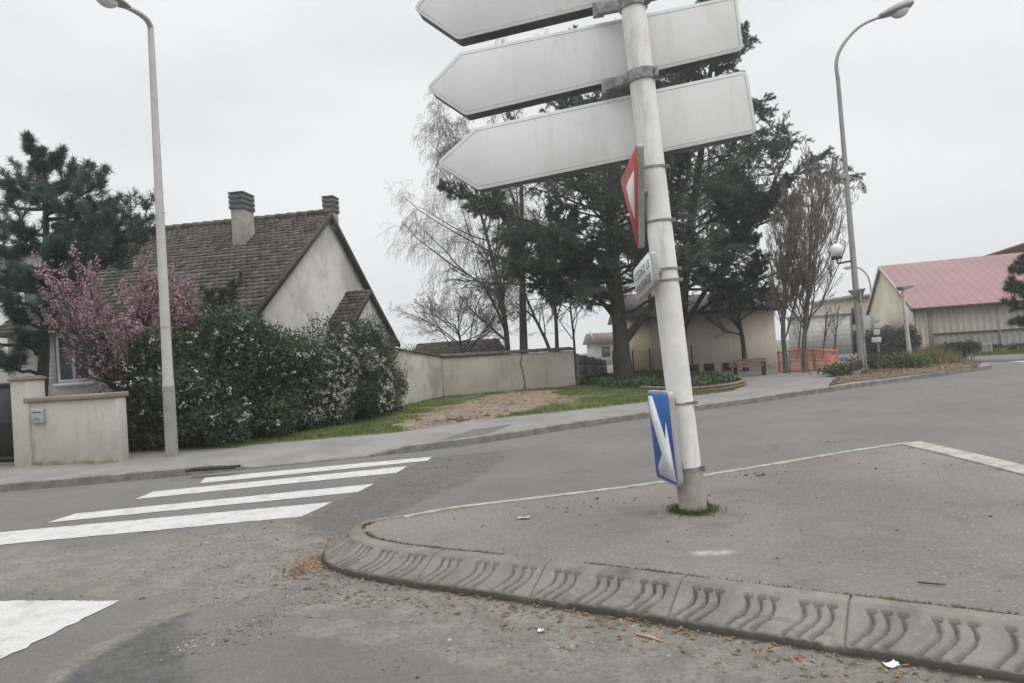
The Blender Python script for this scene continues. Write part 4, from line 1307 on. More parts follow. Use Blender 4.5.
def grow(rng, P, R, n, t0, ang, lr, up=0.0, rr=.6, jit=.12, K=6, angj=.2, flat=1.0, t1=1.0, tprof=.4, lmin=0, rmin=.003):
    """children of every polyline in P (N,K0,3): n each, from t0..t1, leaving at angle ang"""
    N_, K0 = P.shape[:2]
    t = t0 + (t1 - t0) * (np.arange(n)[None] + rng.uniform(0, 1, (N_, n))) / n
    x = t * (K0 - 1); i = np.minimum(x.astype(int), K0 - 2); f = (x - i)[..., None]
    ii = np.arange(N_)[:, None]
    S = P[ii, i] * (1 - f) + P[ii, i + 1] * f
    T = nrm(P[ii, i + 1] - P[ii, i])
    rs = R[ii, i] * (1 - f[..., 0]) + R[ii, i + 1] * f[..., 0]
    q = rng.normal(0, 1, (N_, n, 3)); q[..., 2] *= flat
    q = nrm(q - (q * T).sum(-1, keepdims=True) * T)
    a = (ang + rng.normal(0, angj, (N_, n)))[..., None]
    D = np.cos(a) * T + np.sin(a) * q
    plen = np.linalg.norm(np.diff(P, axis=1), axis=-1).sum(1)[:, None]
    Ln = np.maximum(plen * lr * rng.uniform(.6, 1.15, (N_, n)) * (1 - tprof * (t - t0) / max(1e-6, 1 - t0)), lmin)
    S = S.reshape(-1, 3); D = D.reshape(-1, 3); Ln = Ln.reshape(-1); rs = rs.reshape(-1) * rr
    M_ = len(S); out = np.zeros((M_, K, 3)); out[:, 0] = S; d = D
    for k in range(1, K):
        d = nrm(d + np.array((0, 0, up)) / K * 2 + rng.normal(0, jit, (M_, 3)))
        out[:, k] = out[:, k - 1] + d * (Ln / (K - 1))[:, None]
    rad_ = np.maximum(rs[:, None] * np.linspace(1, .3, K)[None], rmin)
    return out, rad_


def trunk_line(pts, r0, r1, K=10):
    C, s = catmull(pts, .1)
    ss = np.linspace(0, s[-1], K)
    P = np.stack([np.interp(ss, s, C[:, k]) for k in range(3)], 1)
    R = r0 + (r1 - r0) * np.linspace(0, 1, K) ** .8
    R[0] *= 1.25
    return P[None], R[None]


def leaves(mb, cent, d, length, width, rng, up=None):
    n = len(cent)
    d = nrm(d); s = nrm(np.cross(d, rng.normal(0, 1, (n, 3))))
    nn_ = np.cross(d, s)
    L_ = (length * rng.uniform(.6, 1.25, (n, 1))); W_ = (width * rng.uniform(.7, 1.25, (n, 1)))
    V = np.stack([cent, cent + d * L_ * .45 + s * W_ + nn_ * W_ * .35, cent + d * L_, cent + d * L_ * .45 - s * W_ + nn_ * W_ * .35], 1)
    mb.add(V.reshape(-1, 3), np.arange(4 * n).reshape(n, 4), rng.uniform(.02, 1, n))


def along(P, n, rng, t0=0.0):
    N_, K0 = P.shape[:2]
    t = rng.uniform(t0, 1, (N_, n)); x = t * (K0 - 1); i = np.minimum(x.astype(int), K0 - 2); f = (x - i)[..., None]; ii = np.arange(N_)[:, None]
    C = P[ii, i] * (1 - f) + P[ii, i + 1] * f
    T = nrm(P[ii, i + 1] - P[ii, i])
    return C.reshape(-1, 3), T.reshape(-1, 3)


def bare_tree(name, lab, cat, pts, r0, seed, levels, trunkmat, twigmat=M_twig, group=None, r1=.03):
    rng = np.random.default_rng(seed)
    P, R = trunk_line(pts, r0, r1)
    t = thing(name, lab, cat, P[0, 0], group)
    q = MB(); q.tubesN(P, R, 10)
    c = MB(); cur = (P, R)
    for k, kw in enumerate(levels):
        nx = grow(rng, *cur, **kw)
        if k == 0: q.tubesN(*nx, 6)
        else: c.tubesN(*nx, 4 if k == 1 else 3)
        cur = nx
    q.build('trunk', trunkmat, t, smooth=True); c.build('crown', twigmat, t)
    return t


def cedar(name, lab, pts, r0, seed, nl, prof, group, extra=(), leafn=33, side=None, hmin=.22):
    """prof(h 0..1) -> limb length; drooping flat sprays of short needles"""
    rng = np.random.default_rng(seed)
    P, R = trunk_line(pts, r0, .05, 14)
    t = thing(name, lab, 'tree', P[0, 0], group)
    q = MB(); q.tubesN(P, R, 14)
    LB = []; LR = []
    for (p, r) in extra:
        e, er = trunk_line(p, r, .03, 8); LB.append(e); LR.append(er)
    H0 = P[0, -1, 2] - P[0, 0, 2]
    K = 8
    arr = []; rrr = []
    for i in range(nl):
        h = (i + rng.uniform(0, 1)) / nl
        h = hmin + (1 - hmin) * h
        x = h * 13; a = min(int(x), 12); s = P[0, a] * (1 - (x - a)) + P[0, a + 1] * (x - a)
        az = i * 2.39996 + rng.normal(0, .35)
        ln = prof(h) * rng.uniform(.75, 1.15)
        if side is not None: ln *= side(az)
        d = np.array((math.cos(az), math.sin(az), .30 + .75 * (h - .3) + rng.normal(0, .12)))
        d = nrm(d); pts_ = [s]
        for k in range(1, K):
            d = nrm(d + np.array((0, 0, .02)) + rng.normal(0, .12, 3))
            pts_.append(pts_[-1] + d * ln / (K - 1))
        arr.append(pts_); rrr.append(np.linspace(max(.02, r0 * .22 * (1.15 - h)), .012, K))
    A = np.array(arr); B = np.array(rrr)
    if LB:
        for e, er in zip(LB, LR):
            q.tubesN(e, er, 8)
            e2, er2 = grow(rng, e, er, 13, .22, 1.0, .42, up=.1, flat=.5, K=K, jit=.08)
            A = np.concatenate([A, e2]); B = np.concatenate([B, np.maximum(er2, .012)])
    q.tubesN(A, B, 6)
    q.build('trunk', M_bark, t, smooth=True)
    b1 = grow(rng, A, B, 16, .16, .85, .36, up=.05, rr=.5, flat=.45, K=6, jit=.1, rmin=.006)
    b2 = grow(rng, *b1, 6, .12, .8, .48, up=-.05, rr=.5, flat=.45, K=5, jit=.12, rmin=.004)
    c = MB(); 
    tw = MB(); tw.tubesN(*b1, 3); tw.tubesN(*b2, 3)
    tw.build('branches', M_bark, t)
    for b_, n_ in ((b1[0], leafn * 2), (b2[0], leafn), (A[:, 3:], leafn * 2)):
        C, T = along(b_, n_, rng, .1)
        d = T * .75 + rng.normal(0, 1, C.shape) * (.5, .5, .4) + (0, 0, .12)
        leaves(c, C, d, .125, .0095, rng)
    c.build('crown', M_cedar, t)
    return t


M_cedar = leafmat('cedar_needles', (.062, .086, .068), (.155, .188, .146), .55, .25, .7)
ZG = ZP - .05
# big cedar left of the post
cb = GR(625, 386, ZP); cY = 26.0
def CP(px, py, Y): return tuple(AT(px, py, Y))
c0 = np.array(CP(624, 380, cY)); c0[2] = ZG
top = CP(612, 60, cY)
def prof1(h): return 1.2 + 6.0 * (1 - h) ** .6 * min(1, (h + .12) / .30)
cedar('cedar_tree', 'largest dark cedar with a thick trunk just left of the leaning signpost', [tuple(c0), CP(620, 330, cY), CP(614, 260, cY), CP(612, 190, cY), CP(611, 120, cY), CP(612, 60, cY)], .36, 3, 78, prof1, 'cedars behind the wall',
      extra=[([CP(621, 345, cY), CP(637, 325, cY - .2), CP(660, 290, cY - .3), CP(672, 230, cY - .4), CP(684, 150, cY)], .17),
             ([CP(618, 320, cY), CP(600, 300, cY + .5), CP(575, 275, cY + .8), CP(560, 230, cY + 1)], .12),
             ([CP(614, 268, cY), CP(570, 238, cY), CP(520, 218, cY - .2), CP(478, 200, cY - .3)], .10),
             ([CP(616, 300, cY), CP(570, 286, cY - .5), CP(535, 270, cY - .8), CP(515, 262, cY - 1)], .09),
             ([CP(615, 285, cY), CP(590, 262, cY - 1), CP(565, 255, cY - 1.8), CP(545, 262, cY - 2.4)], .09)],
      side=lambda az: 1.0 - .08 * max(0, -math.cos(az)) - .35 * max(0, -math.sin(az)))
# second cedar behind the post
c1 = np.array(CP(680, 372, 29.0)); c1[2] = ZG
def prof2(h): return 1.0 + 5.6 * (1 - h) ** .75 * min(1, (h + .10) / .25)
cedar('cedar_tree', 'tall dark cedar right of the leaning signpost in front of the beige building', [tuple(c1), CP(681, 320, 29), CP(690, 230, 29), CP(704, 130, 29), CP(718, 0, 29)], .30, 14, 78, prof2, 'cedars behind the wall',
      extra=[([CP(682, 330, 28.8), CP(712, 280, 28.2), CP(752, 225, 28), CP(795, 140, 28)], .13),
             ([CP(682, 325, 28.8), CP(715, 300, 28.2), CP(755, 282, 28), CP(785, 270, 28)], .10),
             ([CP(684, 270, 29), CP(735, 238, 28.6), CP(760, 215, 28.4), CP(782, 196, 28.3)], .10),
             ([CP(683, 290, 28.8), CP(700, 282, 27.6), CP(715, 285, 26.8), CP(728, 296, 26.2)], .09)],
      side=lambda az: .92 + .02 * max(0, math.cos(az)) - .2 * max(0, -math.sin(az)))

# birches and bare trees left of the cedar
def wk(n, t0, ang, lr, **k): return dict(n=n, t0=t0, ang=ang, lr=lr, **k)
def base(px, Y): p = np.array(AT(px, 360, Y)); p[2] = ZG; return tuple(p)
weep = [wk(26, .16, .85, .50, up=.35, rr=.5, jit=.1, K=8), wk(12, .15, .85, .42, up=.0, rr=.5, jit=.16, K=6), wk(10, .1, .9, .75, up=-1.1, rr=.5, jit=.16, K=7, rmin=.0048, tprof=.2), wk(4, .1, .8, .5, up=-1.0, rr=.6, jit=.2, K=5, rmin=.0036)]
bare_tree('birch_tree', 'weeping bare birch leaning left, nearest to the house gable', 'tree', [base(508, 31), CP(505, 320, 31), CP(494, 265, 31), CP(480, 210, 31), CP(466, 150, 31)], .16, 5, weep, M_greybark, group='bare trees beyond the wall')
bare_tree('birch_tree', 'upright bare birch with a pale straight trunk in the middle of the wall', 'tree', [base(523, 30), CP(523, 320, 30), CP(522, 250, 30), CP(520, 170, 30), CP(505, 90, 30)], .22, 6,
          [wk(14, .3, .75, .36, up=.35, rr=.5, jit=.1, K=8), wk(8, .2, .8, .38, up=.1, rr=.5, jit=.16), wk(8, .1, .8, .6, up=-.9, rr=.5, jit=.14, rmin=.005), wk(4, .1, .7, .5, up=-1.0, rr=.6, jit=.2, rmin=.0036)], M_greybark, group='bare trees beyond the wall')
bare_tree('bare_tree', 'slanting thin bare trunk between the upright birch and the cedar', 'tree', [base(556, 29), CP(549, 348, 29), CP(535, 318, 29), CP(522, 285, 29)], .11, 7, [wk(7, .4, .7, .5, up=.4, rr=.5), wk(6, .2, .8, .5, up=.2, rr=.5), wk(5, .2, .8, .5, rmin=.005)], M_greybark, group='bare trees beyond the wall')
bare_tree('bare_tree', 'slender straight bare tree close to the left of the cedar', 'tree', [base(556, 30), CP(556, 320, 30), CP(551, 260, 30), CP(549, 190, 30)], .11, 8, [wk(12, .3, .8, .35, up=.4, rr=.5), wk(6, .2, .8, .5, up=.2, rr=.5), wk(5, .2, .8, .55, up=-.2, rmin=.005)], M_greybark, group='bare trees beyond the wall')
bare_tree('bare_tree', 'low spreading bare tree above the outbuilding roof', 'tree', [base(462, 28.5), CP(461, 345, 28.5), CP(455, 325, 28.5)], .1, 9, [wk(14, .4, 1.0, 1.25, up=.12, rr=.6, K=8), wk(9, .2, .8, .5, up=.2, rr=.5), wk(7, .15, .8, .55, up=.1, rr=.5, rmin=.006), wk(5, .15, .7, .6, rmin=.0042)], M_bark, group='bare trees beyond the wall')
bare_tree('bare_tree', 'thin leggy bare tree over the right end of the boundary wall', 'tree', [base(574, 31), CP(574, 340, 31), CP(570, 300, 31), CP(573, 270, 31)], .07, 10, [wk(10, .3, .9, .6, up=.3, rr=.5, K=8), wk(6, .2, .8, .5, up=.1, rr=.5), wk(6, .15, .8, .5, rmin=.005)], M_bark, group='bare trees beyond the wall')

# bare street trees by the bench
def tb(px, py): p = GR(px, py, ZP); p = p.copy(); p[2] = ZG; return tuple(p), p[1]
broom = lambda n1, l1: [wk(n1, .18, .60, l1, up=.62, rr=.45, jit=.06, K=9, angj=.16, tprof=.5), wk(11, .12, .55, .45, up=.5, rr=.5, jit=.08, K=7), wk(7, .15, .5, .5, up=.5, rr=.5, jit=.09, K=6, rmin=.006), wk(3, .2, .5, .6, up=.4, rr=.6, jit=.1, K=5, rmin=.0048)]
b0, y0 = tb(806, 372)
bare_tree('bare_street_tree', 'tallest bare tree with a broom of upswept branches by the orange barrier', 'tree', [b0, CP(804, 345, y0), CP(808, 300, y0), CP(810, 250, y0), CP(812, 200, y0)], .10, 31, broom(34, .58), M_greybark, group='bare trees by the bench', r1=.03)
b0, y0 = tb(787, 373)
bare_tree('bare_street_tree', 'bare tree with a straight trunk at the corner of the beige building', 'tree', [b0, CP(783, 330, y0), CP(786, 270, y0), CP(792, 205, y0)], .105, 32, broom(20, .50), M_greybark, group='bare trees by the bench', r1=.03)
b0, y0 = tb(746, 371)
bare_tree('bare_street_tree', 'short pollarded tree with twiggy head standing behind the bench', 'tree', [b0, CP(744, 352, y0), CP(742, 335, y0), CP(739, 320, y0), CP(737, 300, y0)], .125, 33,
          [wk(13, .5, .8, .62, up=.35, rr=.5, K=7), wk(9, .15, .6, .5, up=.35, rr=.5), wk(7, .15, .6, .5, up=.3, rmin=.006), wk(3, .2, .6, .6, rmin=.005)], M_bark, group='bare trees by the bench', r1=.06)
# thin distant saplings behind the barrier
for k, (px, Y_) in enumerate(((822, 36), (833, 40), (797, 38))):
    bare_tree('sapling', ('leaning thin bare sapling behind the middle of the orange barrier', 'thin bare sapling at the right end of the orange barrier', 'thin bare sapling between the two street trees')[k], 'tree',
              [base(px, Y_), CP(px + 2, 345, Y_), CP(px + 5, 312, Y_)], .06, 60 + k, [wk(9, .3, .6, .5, up=.4, rr=.5), wk(6, .2, .6, .5, up=.3, rr=.5), wk(4, .2, .6, .5, rmin=.006)], M_bark, group='saplings behind the barrier')

# pine in the front garden
def pine(name, lab, basep, topp, crown_pts, seed, nl, tuftn, nlen, m, group=None, r0=.16):
    rng = np.random.default_rng(seed)
    P, R = trunk_line([basep, tuple(np.array(basep) * .5 + np.array(topp) * .5 + (.1, 0, 0)), topp], r0, .04, 10)
    t = thing(name, lab, 'tree', P[0, 0], group)
    q = MB(); q.tubesN(P, R, 10)
    arr = []; rr_ = []
    for (tp, r) in crown_pts:
        tp = np.array(tp); hz = np.clip((tp[2] - .28 * np.linalg.norm(tp[:2] - P[0, 0, :2]) - P[0, 0, 2]) / (P[0, -1, 2] - P[0, 0, 2]), .12, .98)
        x = hz * 9; a = min(int(x), 8); s = P[0, a] * (1 - (x - a)) + P[0, a + 1] * (x - a)
        k = np.linspace(0, 1, 8)[:, None]
        c = s + (tp - s) * k + np.array((0, 0, -.3)) * (k * (1 - k)) + rng.normal(0, .04, (8, 3)) * k
        arr.append(c); rr_.append(np.linspace(.05, .015, 8))
    A = np.array(arr); B = np.array(rr_)
    q.tubesN(A, B, 6)
    b1 = grow(rng, A, B, nl, .35, .8, .34, up=.5, rr=.6, K=6, jit=.12, rmin=.008, tprof=.3)
    b2 = grow(rng, *b1, 4, .3, .7, .45, up=.6, rr=.6, K=5, jit=.12, rmin=.006)
    q.tubesN(*b1, 4); q.tubesN(*b2, 3)
    q.build('trunk', M_bark, t, smooth=True)
    c = MB()
    for b_, t0, n_ in ((b1[0], .45, tuftn), (b2[0], .3, tuftn), (A, .75, tuftn * 2)):
        C, T = along(b_, n_, rng, t0)
        d = T * .55 + rng.normal(0, .62, C.shape) + (0, 0, .2)
        leaves(c, C, d, nlen, nlen * .034, rng)
    c.build('crown', m, t)
    return t
M_pine = leafmat('pine_needles', (.045, .085, .072), (.12, .17, .14), .9, .25, .6)
py_ = 15.0
cps = []
rng = np.random.default_rng(71)
for px, py, yy in ((140, 236, 14.8), (118, 228, 14.6), (128, 246, 14.4), (108, 215, 15.3), (95, 245, 14.8), (28, 146, 15), (60, 158, 15), (100, 182, 14.7), (86, 172, 15.2), (150, 216, 14.6), (128, 222, 15.0), (5, 188, 15), (-20, 200, 15.2), (75, 205, 14.2), (45, 195, 14.4), (20, 235, 14.2), (100, 230, 14.3), (60, 245, 14.0), (118, 250, 15), (-10, 255, 14.2),
                   (30, 275, 13.9), (80, 285, 14.1), (10, 310, 13.9), (50, 310, 13.8), (-30, 290, 14), (-40, 240, 15), (25, 340, 14), (70, 232, 16), (20, 180, 16.2), (110, 205, 16), (0, 225, 16.5), (-60, 330, 14), (-5, 360, 13.9), (60, 190, 15.8), (40, 165, 15.1), (-50, 270, 15.5), (90, 262, 13.9), (5, 285, 14.6)):
    cps.append((AT(px, py, yy), 1))
pb_ = np.array(AT(35, 400, 15.0)); pb_[2] = ZG
pine('pine_tree', 'dark blue green pine with tufted boughs in the front garden at the left edge', tuple(pb_), CP(45, 165, 15.1), cps, 72, 11, 46, .17, M_pine)

# pink blossom tree
rng = np.random.default_rng(81)
M_pinkleaf = leafmat('pink_blossom', (.55, .38, .435), (.36, .23, .27), 2.2, .25, .6)
tb0 = np.array(AT(126, 400, 13.9)); tb0[2] = ZG
P, R = trunk_line([tuple(tb0), CP(126, 395, 13.9), CP(124, 372, 13.9), CP(122, 350, 13.9)], .12, .07)
pk = thing('blossom_tree', 'flowering tree with upswept boughs of pink blossom behind the garden wall', 'tree', tb0)
q = MB(); q.tubesN(P, R, 10)
l1 = grow(rng, P, R, 30, .35, .68, 1.28, up=.32, rr=.6, jit=.07, K=9, angj=.28)
l2 = grow(rng, *l1, 11, .12, .65, .42, up=.45, rr=.55, jit=.1, K=7)
l3 = grow(rng, *l2, 5, .15, .6, .5, up=.4, rr=.55, jit=.12, K=5, rmin=.004)
q.tubesN(*l1, 6); q.tubesN(*l2, 4); q.build('trunk', M_bark, pk, smooth=True)
q = MB(); q.tubesN(*l3, 3); q.build('branches', M_bark, pk)
c = MB()
for b_, n_ in ((l3[0], 12), (l2[0], 22), (l1[0][:, 4:], 26)):
    C, T = along(b_, n_, rng, .1)
    C = C + rng.normal(0, .025, C.shape)
    leaves(c, C, rng.normal(0, 1, C.shape) + T * .4, .06, .018, rng)
c.build('crown', M_pinkleaf, pk)

# shrubs: leaves on the outside of an uneven lobed body, a dark twiggy inside
M_shrub1 = leafmat('dark_shrub_leaves', (.034, .056, .030), (.085, .115, .058), 1.1, .15, .5)
M_shrub2 = leafmat('flowering_shrub_leaves', (.036, .058, .036), (.09, .115, .066), 1.1, .15, .5)
M_shrub3 = leafmat('olive_shrub_leaves', (.06, .075, .04), (.12, .13, .07), 1.6, .15, .55)
M_flower = leafmat('white_flowers', (.70, .67, .62), (.52, .47, .44), 4, .2, .6)
def shrub(name, lab, lobes, m, n, lsize, nf, seed, group=None, fsel=None, fsize=.05, low=.05, sprig=0, fth=.47):
    rng = np.random.default_rng(seed)
    lobes = [(np.array(c), np.array(r)) for c, r in lobes]
    t = thing(name, lab, 'shrub', (lobes[0][0][0], lobes[0][0][1], ZP), group)
    nmain = len(lobes)
    if name != 'hedge' and n > 10000:
        sub = []
        for c, r in lobes:
            for _ in range(8):
                d = nrm(rng.normal(0, 1, 3) + (0, -.35, .25)); q_ = c + d * r * .78
                if q_[2] > ZP + .2: sub.append((q_, r.mean() * rng.uniform(.30, .5) * np.array((1, 1, .9))))
        lobes = [(c, r * .9) for c, r in lobes] + sub
    vol = np.array([r[0] * r[1] + r[0] * r[2] + r[1] * r[2] for _, r in lobes]); vol /= vol.sum()
    def surf(k, n_, inn_, out_):
        c, r = lobes[k]
        d = nrm(rng.normal(0, 1, (n_, 3)))
        bump_ = .66 + .66 * fbm(d[:, 0] * 2.6 + k * 7 + 20, d[:, 2] * 2.6 + d[:, 1] * 1.9 + 20, seed, 3)
        rad_ = rng.uniform(inn_, out_, n_) ** .6 * bump_
        p = c + d * r * rad_[:, None]
        return p, d
    mbq = MB()
    for k in range(len(lobes)):
        p, d = surf(k, int(n * vol[k]), .25, 1.06)
        ok = p[:, 2] > ZP + low * .5
        p, d = p[ok], d[ok]
        leaves(mbq, p, d * .6 + rng.normal(0, .8, p.shape) + (0, 0, .25), lsize, lsize * .26, rng)
        if sprig:
            p, d = surf(k, sprig, .95, 1.05); ok = d[:, 2] > .1; p, d = p[ok], d[ok]
            tip_ = nrm(d * .6 + (0, 0, 1) + rng.normal(0, .25, p.shape))
            for j_ in range(9):
                leaves(mbq, p + tip_ * (.035 * j_), tip_ + rng.normal(0, .6, p.shape), lsize * .8, lsize * .16, rng)
    mbq.build('foliage', m, t)
    mbq = MB()
    for k in range(nmain):
        c, r = lobes[k]
        for j_ in range(16):
            d = nrm(rng.normal(0, 1, 3) + (0, 0, .5)); e = c + d * r * .62
            b0_ = np.array((c[0] + rng.normal(0, .12), c[1] + .25 + rng.normal(0, .12), ZP - .03))
            kk_ = np.linspace(0, 1, 6)[:, None]
            mbq.tube(b0_ + (e - b0_) * kk_ + np.array((0, 0, .25)) * kk_ * (1 - kk_), np.linspace(.03, .008, 6), 6)
    mbq.build('stems', M_bark, t, smooth=True)
    if nf:
        mbq = MB(); tot = 0
        for k in range(len(lobes)):
            p, d = surf(k, int(nf * 8 * vol[k]), .93, 1.08)
            ok = (p[:, 2] > ZP + .25) & (d[:, 1] < .45) & (d[:, 2] < .72)
            g = fbm(p[:, 0] * 1.7 + 9, p[:, 2] * 1.7 + 3, seed + 5)
            ok &= (g > fth)
            if fsel is not None: ok &= fsel(p)
            p = p[ok][:int(nf * vol[k] * 1.4)]; d = d[ok][:len(p)]
            for j_ in range(9):
                off = rng.normal(0, fsize * .34, p.shape)
                leaves(mbq, p + d * .03 + off, d * .8 + rng.normal(0, .9, p.shape), fsize * .7, fsize * .26, rng)
        mbq.build('flowers', M_flower, t)
    return t
shrub('laurustinus_shrub', 'big dark evergreen shrub dotted with white flowers behind the street lamp', [((-6.15, 14.0, 1.32), (1.2, 1.3, 1.42)), ((-7.1, 13.7, 1.15), (.7, 1.1, 1.5)), ((-5.2, 14.5, 1.3), (.95, 1.2, 1.38)), ((-6.2, 13.4, .8), (1.3, .85, .9)), ((-5.3, 13.95, .75), (.85, .75, .85))], M_shrub1, 56000, .085, 190, 91, 'evergreen shrubs along the pavement', low=.1, fth=.3, fsize=.072)
shrub('laurustinus_shrub', 'middle evergreen shrub thick with clusters of pale pink white flowers', [((-4.45, 15.9, 1.35), (.85, 1.2, 1.35)), ((-4.0, 17.0, 1.35), (.8, 1.0, 1.3)), ((-4.6, 15.4, .75), (.7, .8, .8)), ((-3.85, 16.6, .7), (.65, .9, .7))], M_shrub2, 40000, .072, 950, 92, 'evergreen shrubs along the pavement', sprig=26, fsize=.062)
shrub('laurustinus_shrub', 'olive green rounded shrub at the end of the row beside the boundary wall', [((-3.6, 18.3, 1.15), (.55, .85, 1.1)), ((-3.65, 17.8, .75), (.55, .8, .75)), ((-3.5, 18.9, .9), (.42, .7, .85))], M_shrub3, 17000, .065, 120, 93, 'evergreen shrubs along the pavement', sprig=20, fsel=lambda p: p[:, 0] < -3.4)
# small conifer sprigs in front of the roof
rng = np.random.default_rng(95)
M_thuja = leafmat('conifer_sprigs', (.05, .075, .035), (.12, .13, .06), 2, .15, .6)
cb_ = np.array(AT(212, 400, 15.2)); cb_[2] = ZG
pine('small_conifer', 'small yellowish green conifer poking above the shrubs before the roof', tuple(cb_), CP(214, 296, 15.2), [(AT(x, y, 15.2 + dy), 1) for x, y, dy in ((204, 292, 0), (212, 288, .1), (226, 291, -.1), (238, 284, 0), (222, 300, .2), (208, 303, -.2), (243, 280, .05), (200, 312, 0), (235, 300, .2), (215, 318, -.2))], 96, 5, 26, .10, M_thuja, r0=.07)
# weeds and twigs behind the low wall
shrub('garden_shrub', 'dark twiggy garden shrub just behind the low cream wall', [((-7.6, 13.2, .75), (.75, .6, .75)), ((-8.0, 13.5, .7), (.6, .6, .65))], leafmat('twiggy_leaves', (.045, .032, .03), (.10, .06, .055), 2, .1), 6500, .05, 0, 97)
# green tops above the side wall
shrub('wall_shrub', 'small bright green shrub peeping over the corner of the boundary wall', [((-3.9, 26.6, 1.35), (.8, .7, .75)), ((-3.2, 27.6, 1.3), (.7, .6, .65))], leafmat('fresh_leaves', (.10, .14, .045), (.15, .19, .07), 2, .25), 5200, .07, 0, 98)

# planted bed under the cedar and its low brick border
rng = np.random.default_rng(101)
B_bed = [tuple(p) for p in pipxy([(577, 386), (610, 389), (663, 392), (691, 392.5), (742, 386), (733, 381), (690, 377), (650, 376), (600, 378), (580, 380)], ZP)]
pp = rng.uniform((1.5, 17.5), (8.5, 30), (60000, 2)); pp = pp[sdf(pp[:, 0], pp[:, 1], B_bed) < -.05][:9000]
hgt = .12 + .18 * fbm(pp[:, 0] * 1.6, pp[:, 1] * 1.6, 4)
cen = np.c_[pp, ZP + hgt * rng.uniform(.2, 1, len(pp)) ** .6]
mb = MB(); leaves(mb, cen, rng.normal(0, .7, cen.shape) + (0, 0, .5), .13, .035, rng)
mb.build('ground_cover', leafmat('bed_leaves', (.04, .065, .028), (.10, .135, .06), 1.5, .2, .5), kind='stuff', label='leafy low ground cover planted in the bed below the cedars', cat='ground cover')
mb = MB(); mb.add([(a, b_, ZP + .05) for a, b_ in B_bed], [tuple(range(len(B_bed)))])
struct('bed_soil', mb, mat('dark_soil', (.06, .05, .04), rough=.95, bump=.03, bscale=20))
bp_ = [tuple(p) for p in pipxy([(640, 391.5), (663, 393), (691, 393.5), (725, 390), (743, 386), (741, 382.5), (733, 380)], ZP)]
Cb, sb = catmull(bp_, .115)
bb = thing('brick_border', 'low curved brick border along the planted bed near the bench', 'border', (Cb[0][0], Cb[0][1], ZP))
mb = MB(); t_ = nrm(np.gradient(Cb, axis=0)); rng = np.random.default_rng(2)
for row in range(2):
    for k in range(row % 2, len(Cb) - 2, 2):
        a_ = np.r_[Cb[k], ZP + .05 + row * .085]; b_ = np.r_[Cb[k + 2], ZP + .05 + row * .085]
        mb.beam(a_, a_ + (b_ - a_) * .96, .11, .075, rnd=rng.uniform(.02, 1))
mb.build('brick_course', mat('border_brick', (.20, .13, .10), (.15, .105, .085), scale=4, rough=.9, rnd=(.25, .19, .15), fine=.15), bb)

# ------------------------------------------------------------------ STREET LAMPS
M_lamp = mat('lamp_grey_paint', (.46, .455, .44), (.40, .395, .38), scale=2, rough=.5, fine=.05, streak=.25, streakcol=(.3, .29, .27))
M_lamp2 = mat('lamp_grey_metal', (.30, .30, .29), (.25, .25, .245), scale=2, rough=.5, fine=.05, metal=.2)
m, nt, b = ntree('frosted_glass'); b.inputs['Base Color'].default_value = (.86, .87, .87, 1); b.inputs['Roughness'].default_value = .25; b.inputs['Transmission Weight'].default_value = .25
M_frost = m
def lamp_head(par, a, b_, m, wdt=.30):
    """flattened pod from a (neck) to b (nose) with glass bowl underneath"""
    a = np.array(a); b_ = np.array(b_); t = nrm(b_ - a); Ln = np.linalg.norm(b_ - a)
    s = nrm(np.cross(t, (0, 0, 1))); u = np.cross(s, t)
    q = MB(); rows = []
    for k in range(15):
        f = k / 14; w_ = wdt * .5 * (math.sin(math.pi * min(1, f * .52 + .12)) ** .8) * (1 if f < .9 else math.sqrt(max(.02, 1 - ((f - .9) / .1) ** 2)))
        h_ = w_ * .55
        rows.append([a + t * (f * Ln) + s * (w_ * math.cos(x)) + u * (h_ * math.sin(x) * (1.2 if math.sin(x) > 0 else .45)) for x in np.linspace(0, 2 * math.pi, 16, endpoint=False)])
    n = 16; V = np.array(rows).reshape(-1, 3); fs = []
    for k in range(14):
        for i in range(n): fs.append((k * n + i, k * n + (i + 1) % n, (k + 1) * n + (i + 1) % n, (k + 1) * n + i))
    fs += [tuple(range(n)), tuple(range(14 * n + n - 1, 14 * n - 1, -1))]
    q.add(V, fs); hd_ = q.build('lamp_head', m, par, smooth=True)
    q = MB(); c = a + t * (Ln * .62) - u * (wdt * .05)
    q.sphere((0, 0, 0), (Ln * .27, wdt * .36, wdt * .34)); V = q.v[0]
    q.v = [c + V[:, :1] * t + V[:, 1:2] * s + V[:, 2:3] * u]
    q.build('glass_bowl', M_frost, hd_, smooth=True)
    return hd_
# left lamp
lb_ = GR(172, 456, ZP); lt = AT(150.5, 27, lb_[1] + .1)
lamp = thing('street_lamp', 'tall straight pale grey street lamp on the pavement before the shrubs', 'street lamp', lb_, 'street lamps')
k_ = np.linspace(0, 1, 12)[:, None]
body = np.vstack([lb_ + (lt - lb_) * k_])
crv, _ = catmull([tuple(lt), CP(147, 20, lb_[1] - .05), CP(140, 14, lb_[1] - .3), CP(130, 8.5, lb_[1] - .65), CP(124, 6, lb_[1] - .85)], .05)
ln_ = lb_ + (lt - lb_) * .16
q = MB(); q.tube(np.vstack([lb_ - (0, 0, .1), ln_]), [.105, .10], 20); q.build('lamp_base', mat('lamp_base_grey', (.30, .29, .27), (.24, .23, .21), scale=4, rough=.8, streak=.4, streakcol=(.16, .15, .13)), lamp, smooth=True, autosmooth=40)
q = MB(); q.tube(np.vstack([ln_ - (0, 0, .01), ln_ + (lt - lb_) * .02, lt]), [.098, .088, .052], 20); q.build('pole', M_lamp, lamp, smooth=True, autosmooth=40)
